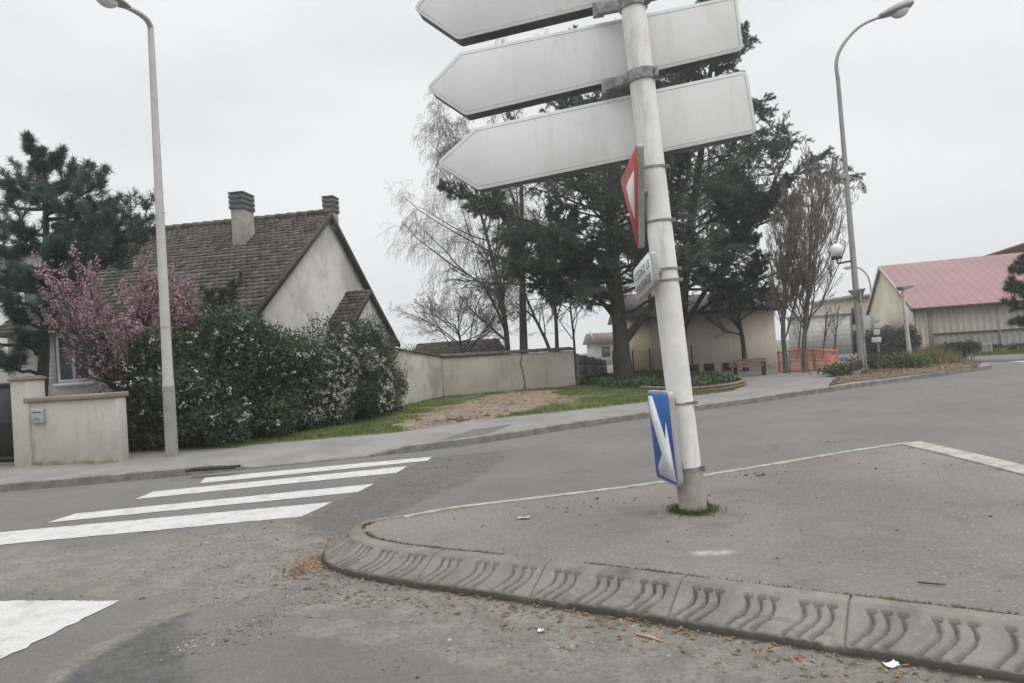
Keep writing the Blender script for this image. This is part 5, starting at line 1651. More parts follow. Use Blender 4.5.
q = MB(); q.tube(crv, np.linspace(.052, .04, len(crv)), 14); q.build('lamp_arm', M_lamp, lamp, smooth=True)
lamp_head(lamp, CP(127, 7.5, lb_[1] - .8), CP(93, -7, lb_[1] - 1.6), M_lamp2, .34)
q = MB()
for y in (392, 330):
    f = (456 - y) / 429; c = lb_ + (lt - lb_) * f
    q.tube([c - (0, 0, .03), c + (0, 0, .03)], .095 - .04 * f, 16)
    q.build('band', M_galv, lamp, smooth=True, autosmooth=40); q = MB()
# right lamp in the planter
rb = GR(863, 373, ZP); ry = rb[1]
rt = AT(838, 80, ry)
lamp = thing('street_lamp', 'tall grey street lamp with curved arm and a globe lamp halfway down its pole', 'street lamp', rb, 'street lamps')
q = MB(); q.tube([rb - (0, 0, .1), rb + (rt - rb) * .12, rb + (rt - rb) * .13, rt], [.115, .11, .10, .062], 20); q.build('pole', M_lamp2, lamp, smooth=True, autosmooth=40)
crv, _ = catmull([tuple(rt), CP(836.3, 65, ry), CP(839, 52, ry), CP(848, 38, ry), CP(862, 25, ry), CP(881, 16.5, ry)], .06)
q = MB(); q.tube(crv, np.linspace(.062, .042, len(crv)), 14); q.build('lamp_arm', M_lamp2, lamp, smooth=True)
lamp_head(lamp, CP(880, 17, ry), CP(911, 5.5, ry), M_lamp2, .66)
q = MB(); gp_ = np.array(AT(836.5, 250, ry)); pl_ = np.array(AT(851, 261, ry)); 
q.tube([pl_, AT(838, 263.5, ry), AT(837, 259, ry)], .035, 10); q.box((-.13, -.13, -.05), (.13, .13, .05), Matrix.Translation(Vector(AT(836.7, 257.5, ry)))); ba = q.build('globe_bracket', mat('dark_fitting', (.08, .078, .075), rough=.6), lamp)
q = MB(); q.sphere(gp_, .21, 20, 14); q.build('globe', M_frost, ba, smooth=True)
q = MB(); c = np.array(AT(843.5, 177, ry)); q.box((-.16, -.1, -.09), (.04, .06, .09), Matrix.Translation(Vector(c))); q.build('junction_box', M_lamp2, lamp, bevel=.02)
# far thin lamp
fY = 62.0
fl = thing('street_lamp', 'far thin street lamp with hooked arm beyond the beige building', 'street lamp', AT(874, 345, fY) * (1, 1, 0), 'street lamps')
crv, _ = catmull([tuple(AT(874, 345, fY) * (1, 1, 0)), CP(872.5, 310, fY), CP(871, 290, fY), CP(868, 277, fY), CP(861, 269, fY), CP(852, 267, fY)], .2)
q = MB(); q.tube(crv, .075, 8); q.build('pole', M_lamp2, fl, smooth=True)
lamp_head(fl, CP(854, 267, fY), CP(844, 268.5, fY), M_lamp2, .5)
# slim post lamp
sY = 27.5
s0 = np.array(AT(910.5, 362, sY)); s0[2] = ZP; s1 = AT(902.3, 290, sY)
sl_ = thing('post_lamp', 'slim pale leaning post lamp with flat head in front of the barn', 'street lamp', s0, None)
q = MB(); q.tube([s0 - (0, 0, .1), s0 * .5 + s1 * .5, s1], [.085, .07, .05], 14); q.build('pole', mat('pale_post_paint', (.60, .595, .57), rough=.5), sl_, smooth=True, autosmooth=40)
q = MB(); q.prism(np.array([AT(901, 286.5, sY - .15), AT(914, 284.5, sY - .15), AT(914, 287, sY - .15), AT(904, 290, sY - .15)]), (0, .4, 0)); q.build('lamp_head', M_lamp2, sl_, bevel=.01)

# back of a give-way sign on its own post, with a little box below
gY = 21.4
g0 = np.array(AT(866, 366, gY)); g0[2] = ZP; g1 = AT(859.5, 291, gY)
gs = thing('road_sign', 'inverted triangular road sign seen from its dark back beside the right street lamp', 'road sign', g0)
q = MB(); q.tube([g0 - (0, 0, .1), g1], .04, 12); q.build('pole', M_galv, gs, smooth=True, autosmooth=40)
tri_ = np.array([AT(848.5, 290.5, gY - .1), AT(866, 288, gY + .1), AT(860, 303, gY)])
tn3 = nrm(np.cross(tri_[1] - tri_[0], tri_[2] - tri_[0]))
if tn3[1] < 0: tn3 = -tn3
q = MB(); q.prism(tri_, tn3 * .05); q.build('sign_panel', mat('dark_sign_back', (.13, .128, .12), (.09, .088, .083), scale=4, rough=.6), gs, bevel=.01)
# tilted dark cabinet at the lamp foot
bY = 20.9
cbx = thing('utility_cabinet', 'tilted dark brown cabinet on a pale plinth at the lamp foot', 'cabinet', GR(857, 377, ZP))
q = MB(); q.prism(np.array([AT(851.5, 363, bY), AT(862, 358.5, bY), AT(864, 367.5, bY), AT(853, 372.5, bY)]), (.05, .3, 0)); q.build('cabinet_body', mat('brown_cabinet', (.075, .06, .052), (.05, .042, .038), scale=5, rough=.7), cbx, bevel=.015)
q = MB(); q.prism(np.array([AT(852.5, 371.5, bY - .02), AT(861, 369.8, bY - .02), AT(861, 375, bY - .02), AT(852.5, 376, bY - .02)]), (.02, .3, 0)); q.build('plinth', M_edge, cbx, bevel=.01)
# white sign and signal on a post further back
wY = 33.0
w0 = np.array(AT(879, 357, wY)); w0[2] = 0; w1 = AT(876.5, 316, wY)
ws = thing('traffic_sign', 'small white signs stacked on a thin pole in front of the barn hedge', 'road sign', w0)
q = MB(); q.tube([w0, w1], .045, 10); q.build('pole', M_galv, ws, smooth=True, autosmooth=40)
for (xa, ya, xb, yb) in ((873.5, 316, 880.5, 322), (874.5, 323, 881, 328.5), (874, 329.5, 880, 335), (872, 337.5, 881.5, 342.5)):
    q = MB(); q.prism(np.array([AT(xa, ya, wY - .1), AT(xb, ya - .4, wY - .1), AT(xb, yb - .4, wY - .1), AT(xa, yb, wY - .1)]), (0, .05, 0)); q.build('sign_panel', mat('offwhite_panel', (.55, .54, .53), (.42, .41, .40), scale=8, rough=.5), ws, bevel=.008)

# ------------------------------------------------------------------ BENCH
bl = GR(735.5, 377.2, ZP); br = GR(768, 375.2, ZP)
bx = nrm((br - bl) * (1, 1, 0)); by_ = np.array((-bx[1], bx[0], 0)); Mb = fr_m(bl, bx, by_); BL = float(np.linalg.norm(br - bl))
bench = thing('park_bench', 'wooden slatted bench with dark iron legs in front of the beige building', 'bench', bl)
M_slat = mat('weathered_slats', (.20, .15, .11), (.145, .11, .085), scale=5, rough=.8, stretch=(.3, 3, 3))
M_iron = plain('dark_cast_iron', (.03, .03, .03), .5)
q = MB()
for k in range(4): q.box((-.1, .06 + k * .11, .33), (BL + .1, .15 + k * .11, .365), Mb)
q.build('seat', M_slat, bench, bevel=.008)
q = MB()
for k in range(3):
    z_ = .36 + k * .088; y_ = .50 + k * .03
    q.hexa(np.array([(x, y_ + dy + .01 * zz, z_ + zz * .08) for x in (-.1, BL + .1) for dy in (0, .03) for zz in (0, 1)], float), Mb)
q.build('backrest', M_slat, bench, bevel=.006)
for x in (.04, BL - .1):
    q = MB()
    q.box((x, .06, 0), (x + .06, .13, .32), Mb); q.box((x, .40, 0), (x + .06, .48, .33), Mb); q.box((x, .04, .285), (x + .06, .5, .328), Mb)
    q.hexa(np.array([(xx, yy, zz) for xx in (x, x + .06) for yy, zz in ((.49, .30), (.60, .62), (.54, .30), (.65, .62))], float), Mb)
    q.box((x, .02, .46), (x + .06, .52, .49), Mb); q.box((x, .05, .33), (x + .06, .09, .47), Mb)
    q.build('leg', M_iron, bench, bevel=.008)

# ------------------------------------------------------------------ BUILDINGS ON THE RIGHT
M_beige = mat('beige_render', (.68, .595, .50), (.62, .545, .455), scale=.6, rough=.9, bump=.003, bscale=25, fine=.05, streak=.2, streakcol=(.3, .26, .21))
hl = thing('beige_hall', 'low windowless beige building with small dark basement windows behind the bench', 'building', AT(700, 375, 29.5) * (1, 1, 0))
l0 = AT(655, 377, 30.2); r0 = AT(778.5, 373, 29.0); l0[2] = r0[2] = ZP - .1
zt = AT(778, 309.5, 29)[2]
dx = nrm(r0 - l0); dy_ = np.array((-dx[1], dx[0], 0)); Mh = fr_m(l0, dx, dy_); LB_ = float(np.linalg.norm(r0 - l0))
q = MB(); q.box((0, 0, -.1), (LB_, 9, zt), Mh); hwall = q.build('hall_wall', M_beige, hl)
q = MB(); q.box((-.35, -.35, zt), (LB_ + .35, 9.35, zt + .16), Mh)
q.hexa(np.array([(x, y, z) for x in (-.35, LB_ + .35) for y, z in ((-.35, zt + .163), (4.5, zt + .163), (-.3, zt + .17), (4.5, zt + 1.2))], float), Mh); q.build('roof', mat('dark_roof_felt', (.075, .07, .066), (.055, .052, .05), scale=3, rough=.85), hl)
for xa, xb in ((689.5, 701), (705, 716.5), (723.5, 733.5)):
    ua = (xa - 655) / 123.5 * LB_; ub = (xb - 655) / 123.5 * LB_
    q = MB()
    o_ = xf(Mh, np.array([(ua, -.012, .12), (ub, -.012, .12), (ub, -.012, .50), (ua, -.012, .50)])); i_ = xf(Mh, np.array([(ua + .035, -.012, .155), (ub - .035, -.012, .155), (ub - .035, -.012, .465), (ua + .035, -.012, .465)]))
    q.ring(o_, i_, dy_ * .03); wn_ = q.build('basement_window', mat('window_frame_grey', (.30, .28, .25), rough=.7), hl)
    q = MB(); q.prism(xf(Mh, np.array([(ua + .03, -.006, .15), (ub - .03, -.006, .15), (ub - .03, -.006, .47), (ua + .03, -.006, .47)])), dy_ * .004); q.build('pane', mat('dark_pane', (.03, .032, .035), rough=.3), wn_)
# yellow building further back, with a downpipe
yb = thing('yellow_house', 'pale yellow house glimpsed between the cedar trunk and the beige building', 'house', AT(640, 350, 37) * (1, 1, 0))
a_ = AT(634, 350, 37); b_ = AT(657, 350, 36.5); zt2 = AT(645, 318, 37)[2]
q = MB(); q.box((a_[0], 36.8, 0), (b_[0] + 1.5, 44, zt2)); q.build('house_wall', mat('yellow_render', (.50, .43, .31), (.45, .385, .28), scale=.8, rough=.9), yb)
q = MB(); V = [(a_[0] - .3, 36.4, zt2), (b_[0] + 1.8, 36.4, zt2), (b_[0] + 1.8, 44.4, zt2), (a_[0] - .3, 44.4, zt2), (a_[0] - .3, 40.4, zt2 + 1.6), (b_[0] + 1.8, 40.4, zt2 + 1.6)]
q.add(V, [(0, 1, 5, 4), (2, 3, 4, 5), (1, 2, 5), (3, 0, 4), (3, 2, 1, 0)], [.2] * 5); q.build('roof', M_tiles, yb)
q = MB(); p_ = AT(654, 350, 36.7); q.tube([(p_[0], 36.7, .1), (p_[0], 36.7, zt2)], .06, 10); q.build('downpipe', plain('dark_pipe', (.08, .07, .065)), yb, smooth=True, autosmooth=40)
# far pale house right of the wall
ph = thing('distant_house', 'small distant pale house with a grey brown roof above the grey fence', 'house', AT(602, 352, 60) * (1, 1, 0))
a_ = AT(596, 352, 60); b_ = AT(616, 352, 60)
q = MB(); q.box((a_[0], 60, 0), (b_[0] + 3, 67, 1.9)); q.prism(np.array([(a_[0], 60, 1.9), (a_[0], 67, 1.9), (a_[0], 63.5, 3.4)]), (.01, 0, 0)); q.build('house_wall', mat('pale_far_render', (.55, .53, .50), rough=.9), ph)
q = MB(); V = [(a_[0] - .4, 59.6, 1.9), (b_[0] + 3.4, 59.6, 1.9), (b_[0] + 3.4, 67.4, 1.9), (a_[0] - .4, 67.4, 1.9), (a_[0] - .4, 63.5, 2.9), (b_[0] + 3.4, 63.5, 2.9)]
q.add(V, [(0, 1, 5, 4), (2, 3, 4, 5), (1, 2, 5), (3, 0, 4), (3, 2, 1, 0)], [.3] * 5); q.build('roof', mat('greybrown_roof', (.17, .15, .135), rough=.9), ph)
q = MB(); q.box((a_[0] + .5, 59.93, .7), (a_[0] + 1.2, 60.0, 1.6)); q.build('window', M_glass, ph)

# chain link fence posts near the bed
fe = thing('garden_fence', 'green wire mesh garden fence with thin posts behind the planted bed', 'fence', AT(640, 372, 28.6) * (1, 1, 0))
M_fpost = plain('dark_green_post', (.03, .04, .035), .5)
fps = [AT(px, 372, Y_) * (1, 1, 0) for px, Y_ in ((614, 29.2), (634, 28.8), (651, 28.4), (671, 28.0), (693, 27.6))]
for p_ in fps:
    q = MB(); q.tube([p_ + (0, 0, 0), p_ + (0, 0, 1.35)], .032, 8); q.build('fence_post', M_fpost, fe, smooth=True, autosmooth=40)
q = MB()
for a_, b_ in zip(fps[:-2], fps[1:-1]):
    for z_ in np.arange(.25, 1.3, .1): q.tube([a_ + (0, 0, z_), b_ + (0, 0, z_)], .0035, 4, caps=False)
    n = int(np.linalg.norm(b_ - a_) / .1)
    for k in range(1, n): p_ = a_ + (b_ - a_) * k / n; q.tube([p_ + (0, 0, .2), p_ + (0, 0, 1.3)], .0035, 4, caps=False)
q.build('wire_mesh', M_fpost, fe)

# orange barrier netting
M_net = plain('orange_plastic', (.74, .29, .17), .6)
nl_ = GR(782, 372.5, ZP); nr_ = GR(840, 370, ZP)
bar = thing('barrier_netting', 'bright orange plastic safety netting strung between posts behind the bare trees', 'barrier', nl_)
q = MB(); r_ = np.random.default_rng(6)
M1 = nl_ + np.array((.1, .6, 0)); d_ = nr_ - M1; LN = np.linalg.norm(d_); ux = d_ / LN; pf = np.array((-ux[1], ux[0], 0))
def netp(s, z): return M1 + ux * s + pf * (.12 * math.sin(s * 2.1) + .05 * math.sin(s * 5 + z * 3)) + np.array((0, 0, z * (.74 + .07 * math.sin(s * 1.7))))
for s in np.arange(0, LN, .075): q.tube([netp(s, z_) for z_ in np.linspace(.04, 1.0, 6)], .010, 4, caps=False)
for z_ in np.arange(.05, 1.02, .09): q.tube([netp(s, z_) for s in np.arange(0, LN, .15)], .014, 4, caps=False)
for z_ in (.04, .5, 1.0): q.tube([netp(s, z_) for s in np.arange(0, LN, .15)], .03, 6, caps=False)
for s0_, s1_ in ((.60 * LN, .64 * LN), (.88 * LN, .95 * LN)):
    ss = np.linspace(s0_, s1_, 5)
    A = np.array([[netp(s, z_) - pf * .02 for z_ in np.linspace(.08, .8, 5)] for s in ss]); q.grid(A); q.grid(A - pf * .004, flip=True)
q.build('netting', M_net, bar)
for s in np.linspace(0.05, LN - .05, 6):
    q = MB(); p_ = M1 + ux * s; q.tube([p_, p_ + (0, 0, .85)], .025, 8); q.build('barrier_post', M_galv, bar, smooth=True, autosmooth=40)

# pale grey building left of the lamp
M_block = mat('pale_blockwork', (.56, .555, .54), (.53, .525, .51), scale=3, rough=.9, fine=.06, streak=.08, streakcol=(.32, .31, .29))
_nt = M_block.node_tree; _b = _nt.nodes['Principled BSDF']; _src = _b.inputs['Base Color'].links[0].from_socket
_tc = N(_nt, 'ShaderNodeTexCoord'); _mp = N(_nt, 'ShaderNodeMapping'); _mp.inputs['Rotation'].default_value = (rad(90), 0, 0); _nt.links.new(_tc.outputs['Object'], _mp.inputs[0])
_br = N(_nt, 'ShaderNodeTexBrick'); _br.inputs['Scale'].default_value = 1.0; _br.inputs['Brick Width'].default_value = .9; _br.inputs['Row Height'].default_value = .32; _br.inputs['Mortar Size'].default_value = .018
_br.inputs['Color1'].default_value = (1, 1, 1, 1); _br.inputs['Color2'].default_value = (.88, .88, .87, 1); _br.inputs['Mortar'].default_value = (.68, .68, .67, 1); _nt.links.new(_mp.outputs[0], _br.inputs['Vector'])
_nt.links.new(mixc(_nt, 1.0, _src, _br.outputs['Color'], 'MULTIPLY'), _b.inputs['Base Color'])
wb = thing('grey_building', 'pale grey building with dark openings behind the orange barrier and lamp', 'building', AT(830, 357, 44) * (1, 1, 0))
a_ = AT(790, 357, 44); b_ = AT(852, 357, 42); zt3 = AT(835, 314, 43)[2]
dx = nrm((b_ - a_) * (1, 1, 0)); dyv = np.array((-dx[1], dx[0], 0)); Mg = fr_m((a_[0], a_[1], 0), dx, dyv); lb3 = float(np.linalg.norm((b_ - a_)[:2]))
q = MB(); q.box((0, 0, 0), (lb3, 8, zt3), Mg); q.build('building_wall', M_block, wb)
q = MB(); q.box((lb3 + .003, .3, 0), (lb3 + .75, 8, zt3 - .2), Mg); q.build('side_wing', mat('grey_side_render', (.36, .355, .345), rough=.9), wb)
for z0_, z1_ in ((1.9, 2.9), (.2, 1.5)):
    q = MB(); q.box((lb3 + .12, .27, z0_), (lb3 + .65, .33, z1_), Mg); q.build('window', mat('dark_opening', (.04, .042, .045), rough=.3), wb)
q = MB(); q.box((-.1, -.12, zt3 - .10), (lb3 + .05, 2.4, zt3 + .05), Mg); q.build('parapet', mat('pale_parapet', (.40, .39, .37), rough=.8), wb)
# beige block behind it
bg_ = thing('beige_block', 'plain sand coloured block between the lamp pole and the barn gable', 'building', AT(868, 350, 58) * (1, 1, 0))
a_ = AT(856, 350, 58); b_ = AT(884, 350, 58); zt4 = AT(868, 297, 58)[2]
q = MB(); q.box((a_[0], 58, 0), (b_[0] + 4, 66, zt4)); q.build('building_wall', mat('sand_render', (.48, .42, .33), (.42, .37, .29), scale=.5, rough=.9), bg_)
q = MB(); q.box((a_[0] - .3, 57.7, zt4 + .002), (b_[0] + 4.3, 66.3, zt4 + .25)); q.build('roof', mat('grey_parapet', (.36, .34, .32), rough=.8), bg_)
q = MB(); q.box((a_[0] + .35, 57.95, .5), (a_[0] + .8, 57.998, 3.2)); q.build('window', mat('dark_window', (.15, .14, .13), rough=.4), bg_)  # plain dark window colour

# barn with red sheet roof
M_red = mat('red_roof_sheet', (.235, .132, .132), (.205, .114, .115), scale=.4, rough=.6, fine=.06, streak=.15, streakcol=(.30, .17, .165))
M_clad = mat('beige_cladding', (.50, .46, .395), (.43, .395, .335), scale=.5, rough=.7, fine=.05, streak=.3, streakcol=(.32, .30, .24))
M_clad2 = mat('grey_green_cladding', (.335, .335, .295), (.28, .28, .245), scale=.5, rough=.75, fine=.05, streak=.35, streakcol=(.22, .215, .18))
M_gable = mat('ochre_gable_render', (.41, .37, .275), (.34, .305, .23), scale=.5, rough=.9, fine=.05, streak=.4, streakcol=(.25, .22, .15))
nc_ = np.array(AT(917.5, 352, 40.0)); zEb = AT(915.5, 307.5, 40)[2]
fdir = np.array((.94, -.34)); gdir = np.array((.34, .94))
barn = thing('barn', 'large barn with faded red sheet roof, ochre gable and ribbed beige walls', 'barn', (nc_[0], nc_[1], 0))
def BN(s, g, z): # s along the facade to the right, g along the gable away
    p = nc_[:2] + fdir * s + gdir * g
    return np.array((p[0], p[1], z))
zRb = AT(879.5, 266, nc_[1] + .94 * 10)[2]; GL = 10.0; FL = 24.0
q = MB(); q.prism(np.array([BN(0, 0, 0), BN(0, 20, 0), BN(0, 20, zEb * .75), BN(0, GL, zRb - .12), BN(0, 0, zEb - .1)]), np.r_[fdir * .3, 0]); q.build('gable_wall', M_gable, barn)
q = MB(); q.prism(np.array([BN(-.06, .0, 0), BN(-.06, 3.3, 0), BN(-.06, 3.3, zEb + 3.3 / GL * (zRb - zEb) - .2), BN(-.06, 0, zEb - .12)]), np.r_[fdir * .05, 0]); q.build('gable_panel', mat('pale_gable_panel', (.52, .49, .42), rough=.8), barn)
def ribbed(q, s0_, s1_, z0_, z1_, off, pitch=.33):
    prof_ = []
    s_ = s0_
    while s_ < s1_:
        prof_ += [(s_, 0), (s_ + pitch * .58, 0), (s_ + pitch * .68, .045), (s_ + pitch * .9, .045), (s_ + pitch, 0)]
        s_ += pitch
    A = np.array([[BN(s_, -off - d, z_) for z_ in (z0_, z1_)] for s_, d in prof_]); q.grid(A)
q = MB(); ribbed(q, .9, FL, 1.02, zEb - .12, .06); ribbed(q, 0.02, .62, 0, zEb - .12, .06, .3); q.prism(np.array([BN(.0, .0, 0), BN(FL, 0, 0), BN(FL, 0, zEb - .1), BN(0, 0, zEb - .1)]), np.r_[gdir * .2, 0]); q.build('facade', M_clad, barn)
q = MB(); ribbed(q, .9, FL, 0, .94, .04); q.build('lower_cladding', M_clad2, barn)
q = MB(); q.prism(np.array([BN(.9, -.12, .94), BN(FL, -.12, .94), BN(FL, -.12, 1.02), BN(.9, -.12, 1.02)]), np.r_[gdir * .1, 0]); q.build('cladding_trim', mat('dark_trim', (.13, .125, .11), rough=.7), barn)
q = MB()
M_pipe = plain('pale_pipe', (.36, .34, .29))
for s_ in (4.05, 8.1, 12.2):
    q = MB(); q.prism(np.array([BN(s_, -.13, 0), BN(s_ + .09, -.13, 0), BN(s_ + .09, -.13, zEb - .12), BN(s_, -.13, zEb - .12)]), np.r_[gdir * .09, 0]); q.build('downpipe', M_pipe, barn)
q = MB()
pitch = .5
def roof_strip(q, s0_, s1_, g0_, z0_, g1_, z1_, lift=0):
    n = int((s1_ - s0_) / pitch); rows = []
    for k in range(n):
        a_ = s0_ + k * pitch
        for ds, h in ((0, 0), (.44, 0), (.455, .010), (.485, .010), (.5, 0)):
            rows.append([BN(a_ + ds, g0_, z0_ + h + lift), BN(a_ + ds, g1_, z1_ + h + lift)])
    q.grid(np.array(rows))
    q.prism(np.array([BN(s0_, g0_, z0_ - .06), BN(s1_, g0_, z0_ - .06), BN(s1_, g1_, z1_ - .06), BN(s0_, g1_, z1_ - .06)]), (0, 0, .05))
roof_strip(q, -.12, FL, -.40, zEb - .05, GL, zRb); roof_strip(q, -.12, FL, 20.4, zEb * .72, GL, zRb)
rfb = q.build('roof', M_red, barn)
q = MB()
q.beam(BN(-.15, -.42, zEb - .14), BN(-.15, GL, zRb - .09), .05, .26); q.beam(BN(-.15, 20.4, zEb * .72 - .1), BN(-.15, GL, zRb - .09), .05, .26); q.build('verge_trim', mat('pale_verge_trim', (.44, .40, .35), rough=.7), rfb)
q = MB(); q.beam(BN(-.3, -.5, zEb - .12), BN(FL, -.5, zEb - .12), .12, .12); q.build('gutter', mat('brown_gutter', (.10, .075, .07), rough=.6), rfb)
# taller red roof behind
tb_ = thing('tall_hall', 'taller hall with dark red sloping roof rising behind the barn', 'building', BN(14, 22, 0))
q = MB(); zl_, zh_ = AT(971, 264, 56)[2] - .3, AT(1024, 246, 50)[2] + .6
A0 = AT(968, 264, 58); B0 = AT(1030, 244, 52); 
P4 = np.array([A0, B0 + (0, 0, 0), B0 + (14, -5, 2.5), A0 + (16, -5, 0)])
q.prism(P4, (0, 0, .25)); q.prism(np.array([A0 + (0, 0, -.01), B0 + (0, 0, -.01), B0 + (8, 14, -.3), A0 + (8, 14, -.3)]), (0, 0, .2)); q.build('roof', mat('dark_red_roof', (.22, .075, .07), (.18, .06, .058), scale=.5, rough=.65), tb_)
q = MB(); q.prism(np.array([(A0[0] + 1.2, A0[1] - .2, 0), (B0[0] + 12, B0[1] - 3, 0), (B0[0] + 14, B0[1] + 8, 0), (A0[0] + 4, A0[1] + 8, 0)]), (0, 0, A0[2] - .3)); q.build('hall_wall', M_clad, tb_)

# hedge in front of the gable, grass, shrubs on the barn side
M_hedge = leafmat('hedge_leaves', (.06, .068, .055), (.17, .17, .145), 1.5, .12, .6)
hc = AT(893, 345, 36.5)
shrub('hedge', 'grey green clipped hedge in front of the ochre barn gable', [((hc[0] - .3, 36.5, .75), (.7, .8, .85)), ((hc[0] + .5, 36.2, .75), (.65, .8, .85)), ((hc[0] - .85, 37, .65), (.5, .7, .75))], M_hedge, 12000, .13, 0, 110, low=.1)
# barn-side pavement and grass
pv = [tuple(p) for p in pipxy([(972, 360.3), (1024, 357.5), (1100, 352.5), (1200, 346)], ZP)]
far_ = [(32, 33), (27.5, 37), (20.6, 41.5), (18.3, 41.5)]
mb = MB(); Q = [(GR(903, 361.5, ZP)[0] + .6, 31.8)] + [(17.0, 28.6)] + pv + far_
mb.prism(np.array([(a_, b_, -.02) for a_, b_ in Q]), (0, 0, .02 + ZP)); struct('barn_pavement', mb, M_pave)
gpoly = [tuple(p) for p in pipxy([(966, 356.8), (1024, 353.8), (1110, 349)], ZP)] + [(34, 33), (27.6, 36.7), (20.9, 41.2)]
mb = MB(); mb.prism(np.array([(a_, b_, ZP - .01) for a_, b_ in gpoly]), (0, 0, .03)); struct('barn_lawn', mb, M_verge)
r_ = np.random.default_rng(13)
pp = r_.uniform((17, 24), (36, 42), (60000, 2)); pp = pp[sdf(pp[:, 0], pp[:, 1], gpoly) < -.05][:14000]
mb = MB(); mb.add(*blades(np.c_[pp, np.full(len(pp), ZP + .01)], .10, .012, r_, .5)); mb.build('lawn_grass', M_blade, kind='stuff', label='strip of green grass below the barn wall', cat='grass')
for k, (px, Y_, h_) in enumerate(((972, 31.5, .55), (994, 31.5, .35), (1018, 31, .35))):
    p_ = AT(px, 352, Y_)
    shrub('lawn_shrub', ('brownish spiky shrub on the lawn left of the pale bollards', 'low reddish shrub on the lawn right of the pale bollards', 'low dark shrub on the lawn at the right edge of the picture')[k], [((p_[0], Y_, h_ * .6), (.45, .4, h_ * .6))], (M_hedge, leafmat('reddish_leaves', (.10, .06, .045), (.17, .11, .08), 2, .1), M_hedge)[k], 1500, .10, 0, 120 + k, low=.3, sprig=6 if k == 0 else 0)
for px in (985.3, 990.2):
    p_ = AT(px, 352, 30.5)
    q = MB(); q.tube([(p_[0], 30.5, ZP), (p_[0], 30.5, ZP + .42), (p_[0], 30.5, ZP + .45)], [.1, .09, .07], 14); q.build('bollard', M_edge, smooth=True, autosmooth=35, label='short pale stone bollard on the lawn strip, ' + ('left' if px < 988 else 'right') + ' one of the pair', cat='bollard', group='pale bollards on the lawn')
# conifer at the right edge
cY2 = 28.0
pb2 = np.array(AT(1043, 345, cY2)); pb2[2] = ZP
pine('conifer', 'dark conifer reaching into the picture at the right edge before the barn', tuple(pb2), CP(1036, 245, cY2), [(AT(x, y, cY2 + dy), 1) for x, y, dy in ((1012, 290, 0), (1008, 286, .2), (1014, 270, 0), (1012, 305, -.2), (1016, 322, 0), (1020, 262, .1), (1030, 255, 0), (1028, 300, -.5), (1030, 280, -.5), (1032, 320, -.4), (1045, 270, .6), (1060, 290, .4), (1065, 310, .3), (1050, 250, 0), (1040, 300, .8), (1055, 320, .3), (1030, 330, .2))], 130, 6, 30, .26, leafmat('conifer_needles', (.022, .042, .036), (.06, .085, .065), .9, .1), r0=.13)

# planter island at the corner: soil, dry plants, weeds, topiary
PL = [tuple(p) for p in pipxy([(829, 386), (850, 382), (880, 379), (920, 374.5), (955, 370), (978, 367), (981, 364.5), (960, 362), (925, 361), (890, 362), (858, 367), (840, 374)], ZP)]
mb = MB(); mb.prism(np.array([(a_, b_, ZP - .01) for a_, b_ in PL]), (0, 0, .05)); struct('planting_soil', mb, mat('dry_soil', (.19, .145, .10), (.14, .11, .075), scale=2, rough=.95, bump=.03, bscale=15))
r_ = np.random.default_rng(14)
def plant(name, lab, px, Y_, w_, h_, m_, n, kind, seed):
    r = np.random.default_rng(seed); p_ = AT(px, 365, Y_)
    t = thing(name, lab, 'plant', (p_[0], Y_, ZP), 'plants in the corner bed')
    mbq = MB()
    if kind == 'grass':
        c = np.c_[p_[0] + r.normal(0, w_ * .38, n), Y_ + r.normal(0, .35, n), np.full(n, ZP + .02)]
        mbq.add(*blades(c, h_, .012, r, .55))
    else:
        c = np.c_[p_[0] + r.normal(0, w_ * .36, n), Y_ + r.normal(0, .3, n), ZP + h_ * r.uniform(.02, 1, n) ** .8 * (.6 + .4 * r.random(n))]
        leaves(mbq, c, r.normal(0, .7, c.shape) + (0, 0, .5), .12, .03, r)
    mbq.build('foliage', m_, t)
    if kind != 'grass':
        q = MB()
        for k in range(9):
            q.tube([(p_[0] + r.normal(0, w_ * .1), Y_, ZP), (p_[0] + r.normal(0, w_ * .3), Y_ + r.normal(0, .2), ZP + h_ * .75)], [.014, .006], 5)
        q.build('stems', M_bark, t)
M_dry = leafmat('dry_grass_blades', (.20, .17, .085), (.30, .26, .15), 2, .25)
M_weed = leafmat('weed_leaves', (.07, .105, .035), (.15, .17, .07), 2, .2)
M_dull = leafmat('dull_leaves', (.075, .08, .05), (.14, .13, .09), 2, .2)
plant('bed_plant', 'green weedy clump at the left tip of the corner bed', 840, 21.4, .7, .35, M_weed, 900, 'leaf', 1)
plant('bed_plant', 'dull leafy clump beside the dark cabinet', 869, 22.8, .9, .55, M_dull, 1100, 'leaf', 2)
plant('bed_plant', 'bright green weed clump left of the slim post lamp', 906, 22.6, .95, .42, M_weed, 1300, 'leaf', 3)
plant('bed_plant', 'grey stalky plant between the cabinet and the green weed clump', 887, 23.4, .8, .55, M_dull, 900, 'leaf', 4)
plant('ornamental_grass', 'wide tuft of straw coloured dry grass right of the slim post lamp', 928, 24.0, 1.3, .68, M_dry, 1700, 'grass', 5)
plant('ornamental_grass', 'smaller olive grass tuft behind the wide straw coloured one', 940, 25.5, 1.0, .70, leafmat('olive_blades', (.12, .13, .05), (.19, .18, .09), 2, .2), 1200, 'grass', 6)
plant('ornamental_grass', 'low yellow dry grass tuft at the left of the bed beside the kerb', 872, 21.5, 1.4, .16, M_dry, 700, 'grass', 7)
tp = AT(959, 358, 24.4)
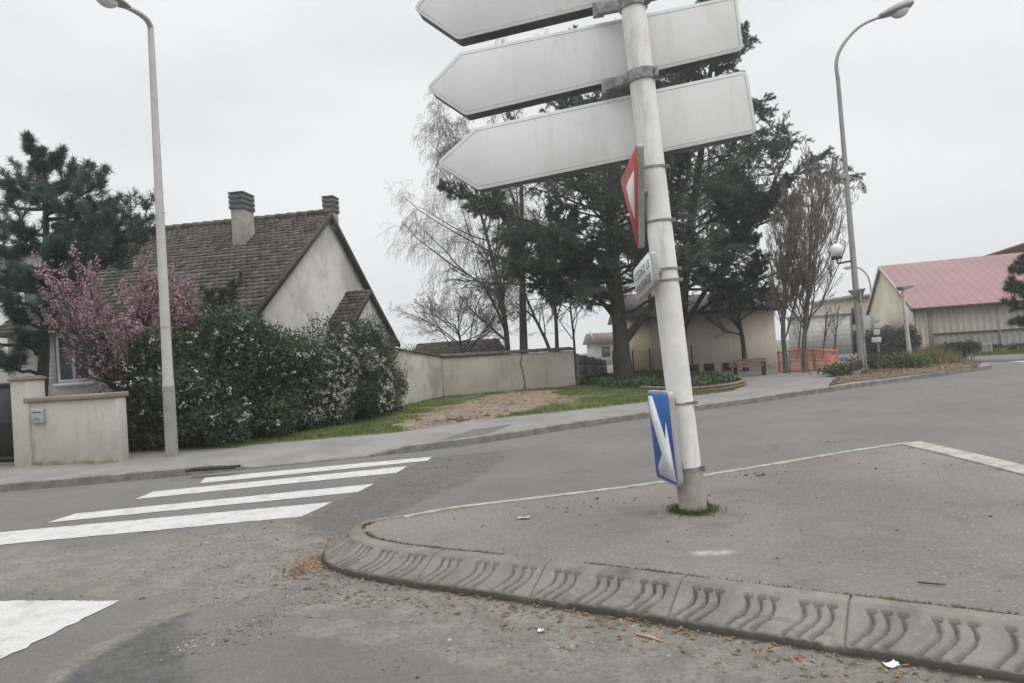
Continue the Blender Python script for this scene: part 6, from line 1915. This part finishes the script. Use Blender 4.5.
shrub('topiary_bush', 'dark flat topped rounded bush at the right tip of the corner bed', [((tp[0], 24.4, .60), (.70, .5, .24)), ((tp[0] - .1, 24.4, .42), (.36, .35, .24))], leafmat('topiary_leaves', (.028, .032, .024), (.06, .065, .05), 2, .1), 5000, .06, 0, 140, low=.3)
# dead leaves in the bed and the verge edge
r_ = np.random.default_rng(15)
pp = r_.uniform((8, 18), (17, 30), (9000, 2)); pp = pp[sdf(pp[:, 0], pp[:, 1], PL) < 0][:1200]
V, q6, sd2, rv = chips(pp, (.10, .06), r_, .004, ZP + .045)
mb = MB(); mb.v = [V]; mb.f = [q6, sd2]; mb.r = [rv, np.tile(rv, 6)]; mb.n = len(V)
mb.build('bark_mulch', leafmat('mulch', (.28, .18, .11), (.20, .14, .09), 4, .1), kind='stuff', label='brown bark mulch covering the corner bed', cat='mulch')
# pale crossing bars across the side road at the right edge
for k, (xa, ya) in enumerate(((985, 363.3), (1003, 364.3), (1024, 362.2))):
    a_ = GR(xa, ya, 0); b_ = GR(xa + 45, ya - 3.0, 0); dd = nrm(b_ - a_); nn_ = np.array((-dd[1], dd[0], 0))
    if k == 1: continue
    mb = MB(); mb.add([a_ + (0, 0, .006), b_ + (0, 0, .006), b_ + nn_ * .9 + (0, 0, .006), a_ + nn_ * .9 + (0, 0, .006)], [(0, 1, 2, 3)]); struct('crossing_stripe', mb, M_white)

# ------------------------------------------------------------------ AIR
mb = MB(); mb.box((-206, -66, -1.05), (206, 256, 24))
hm = bpy.data.materials.new('hazy_air'); hm.use_nodes = True
nt = hm.node_tree
for n in list(nt.nodes):
    if n.type == 'BSDF_PRINCIPLED': nt.nodes.remove(n)
pv_ = N(nt, 'ShaderNodeVolumePrincipled'); pv_.inputs['Color'].default_value = (.96, .97, 1, 1); pv_.inputs['Density'].default_value = .0016; pv_.inputs['Anisotropy'].default_value = .3
nt.links.new(pv_.outputs[0], nt.nodes['Material Output'].inputs['Volume'])
mb.build('haze', hm, kind='stuff')
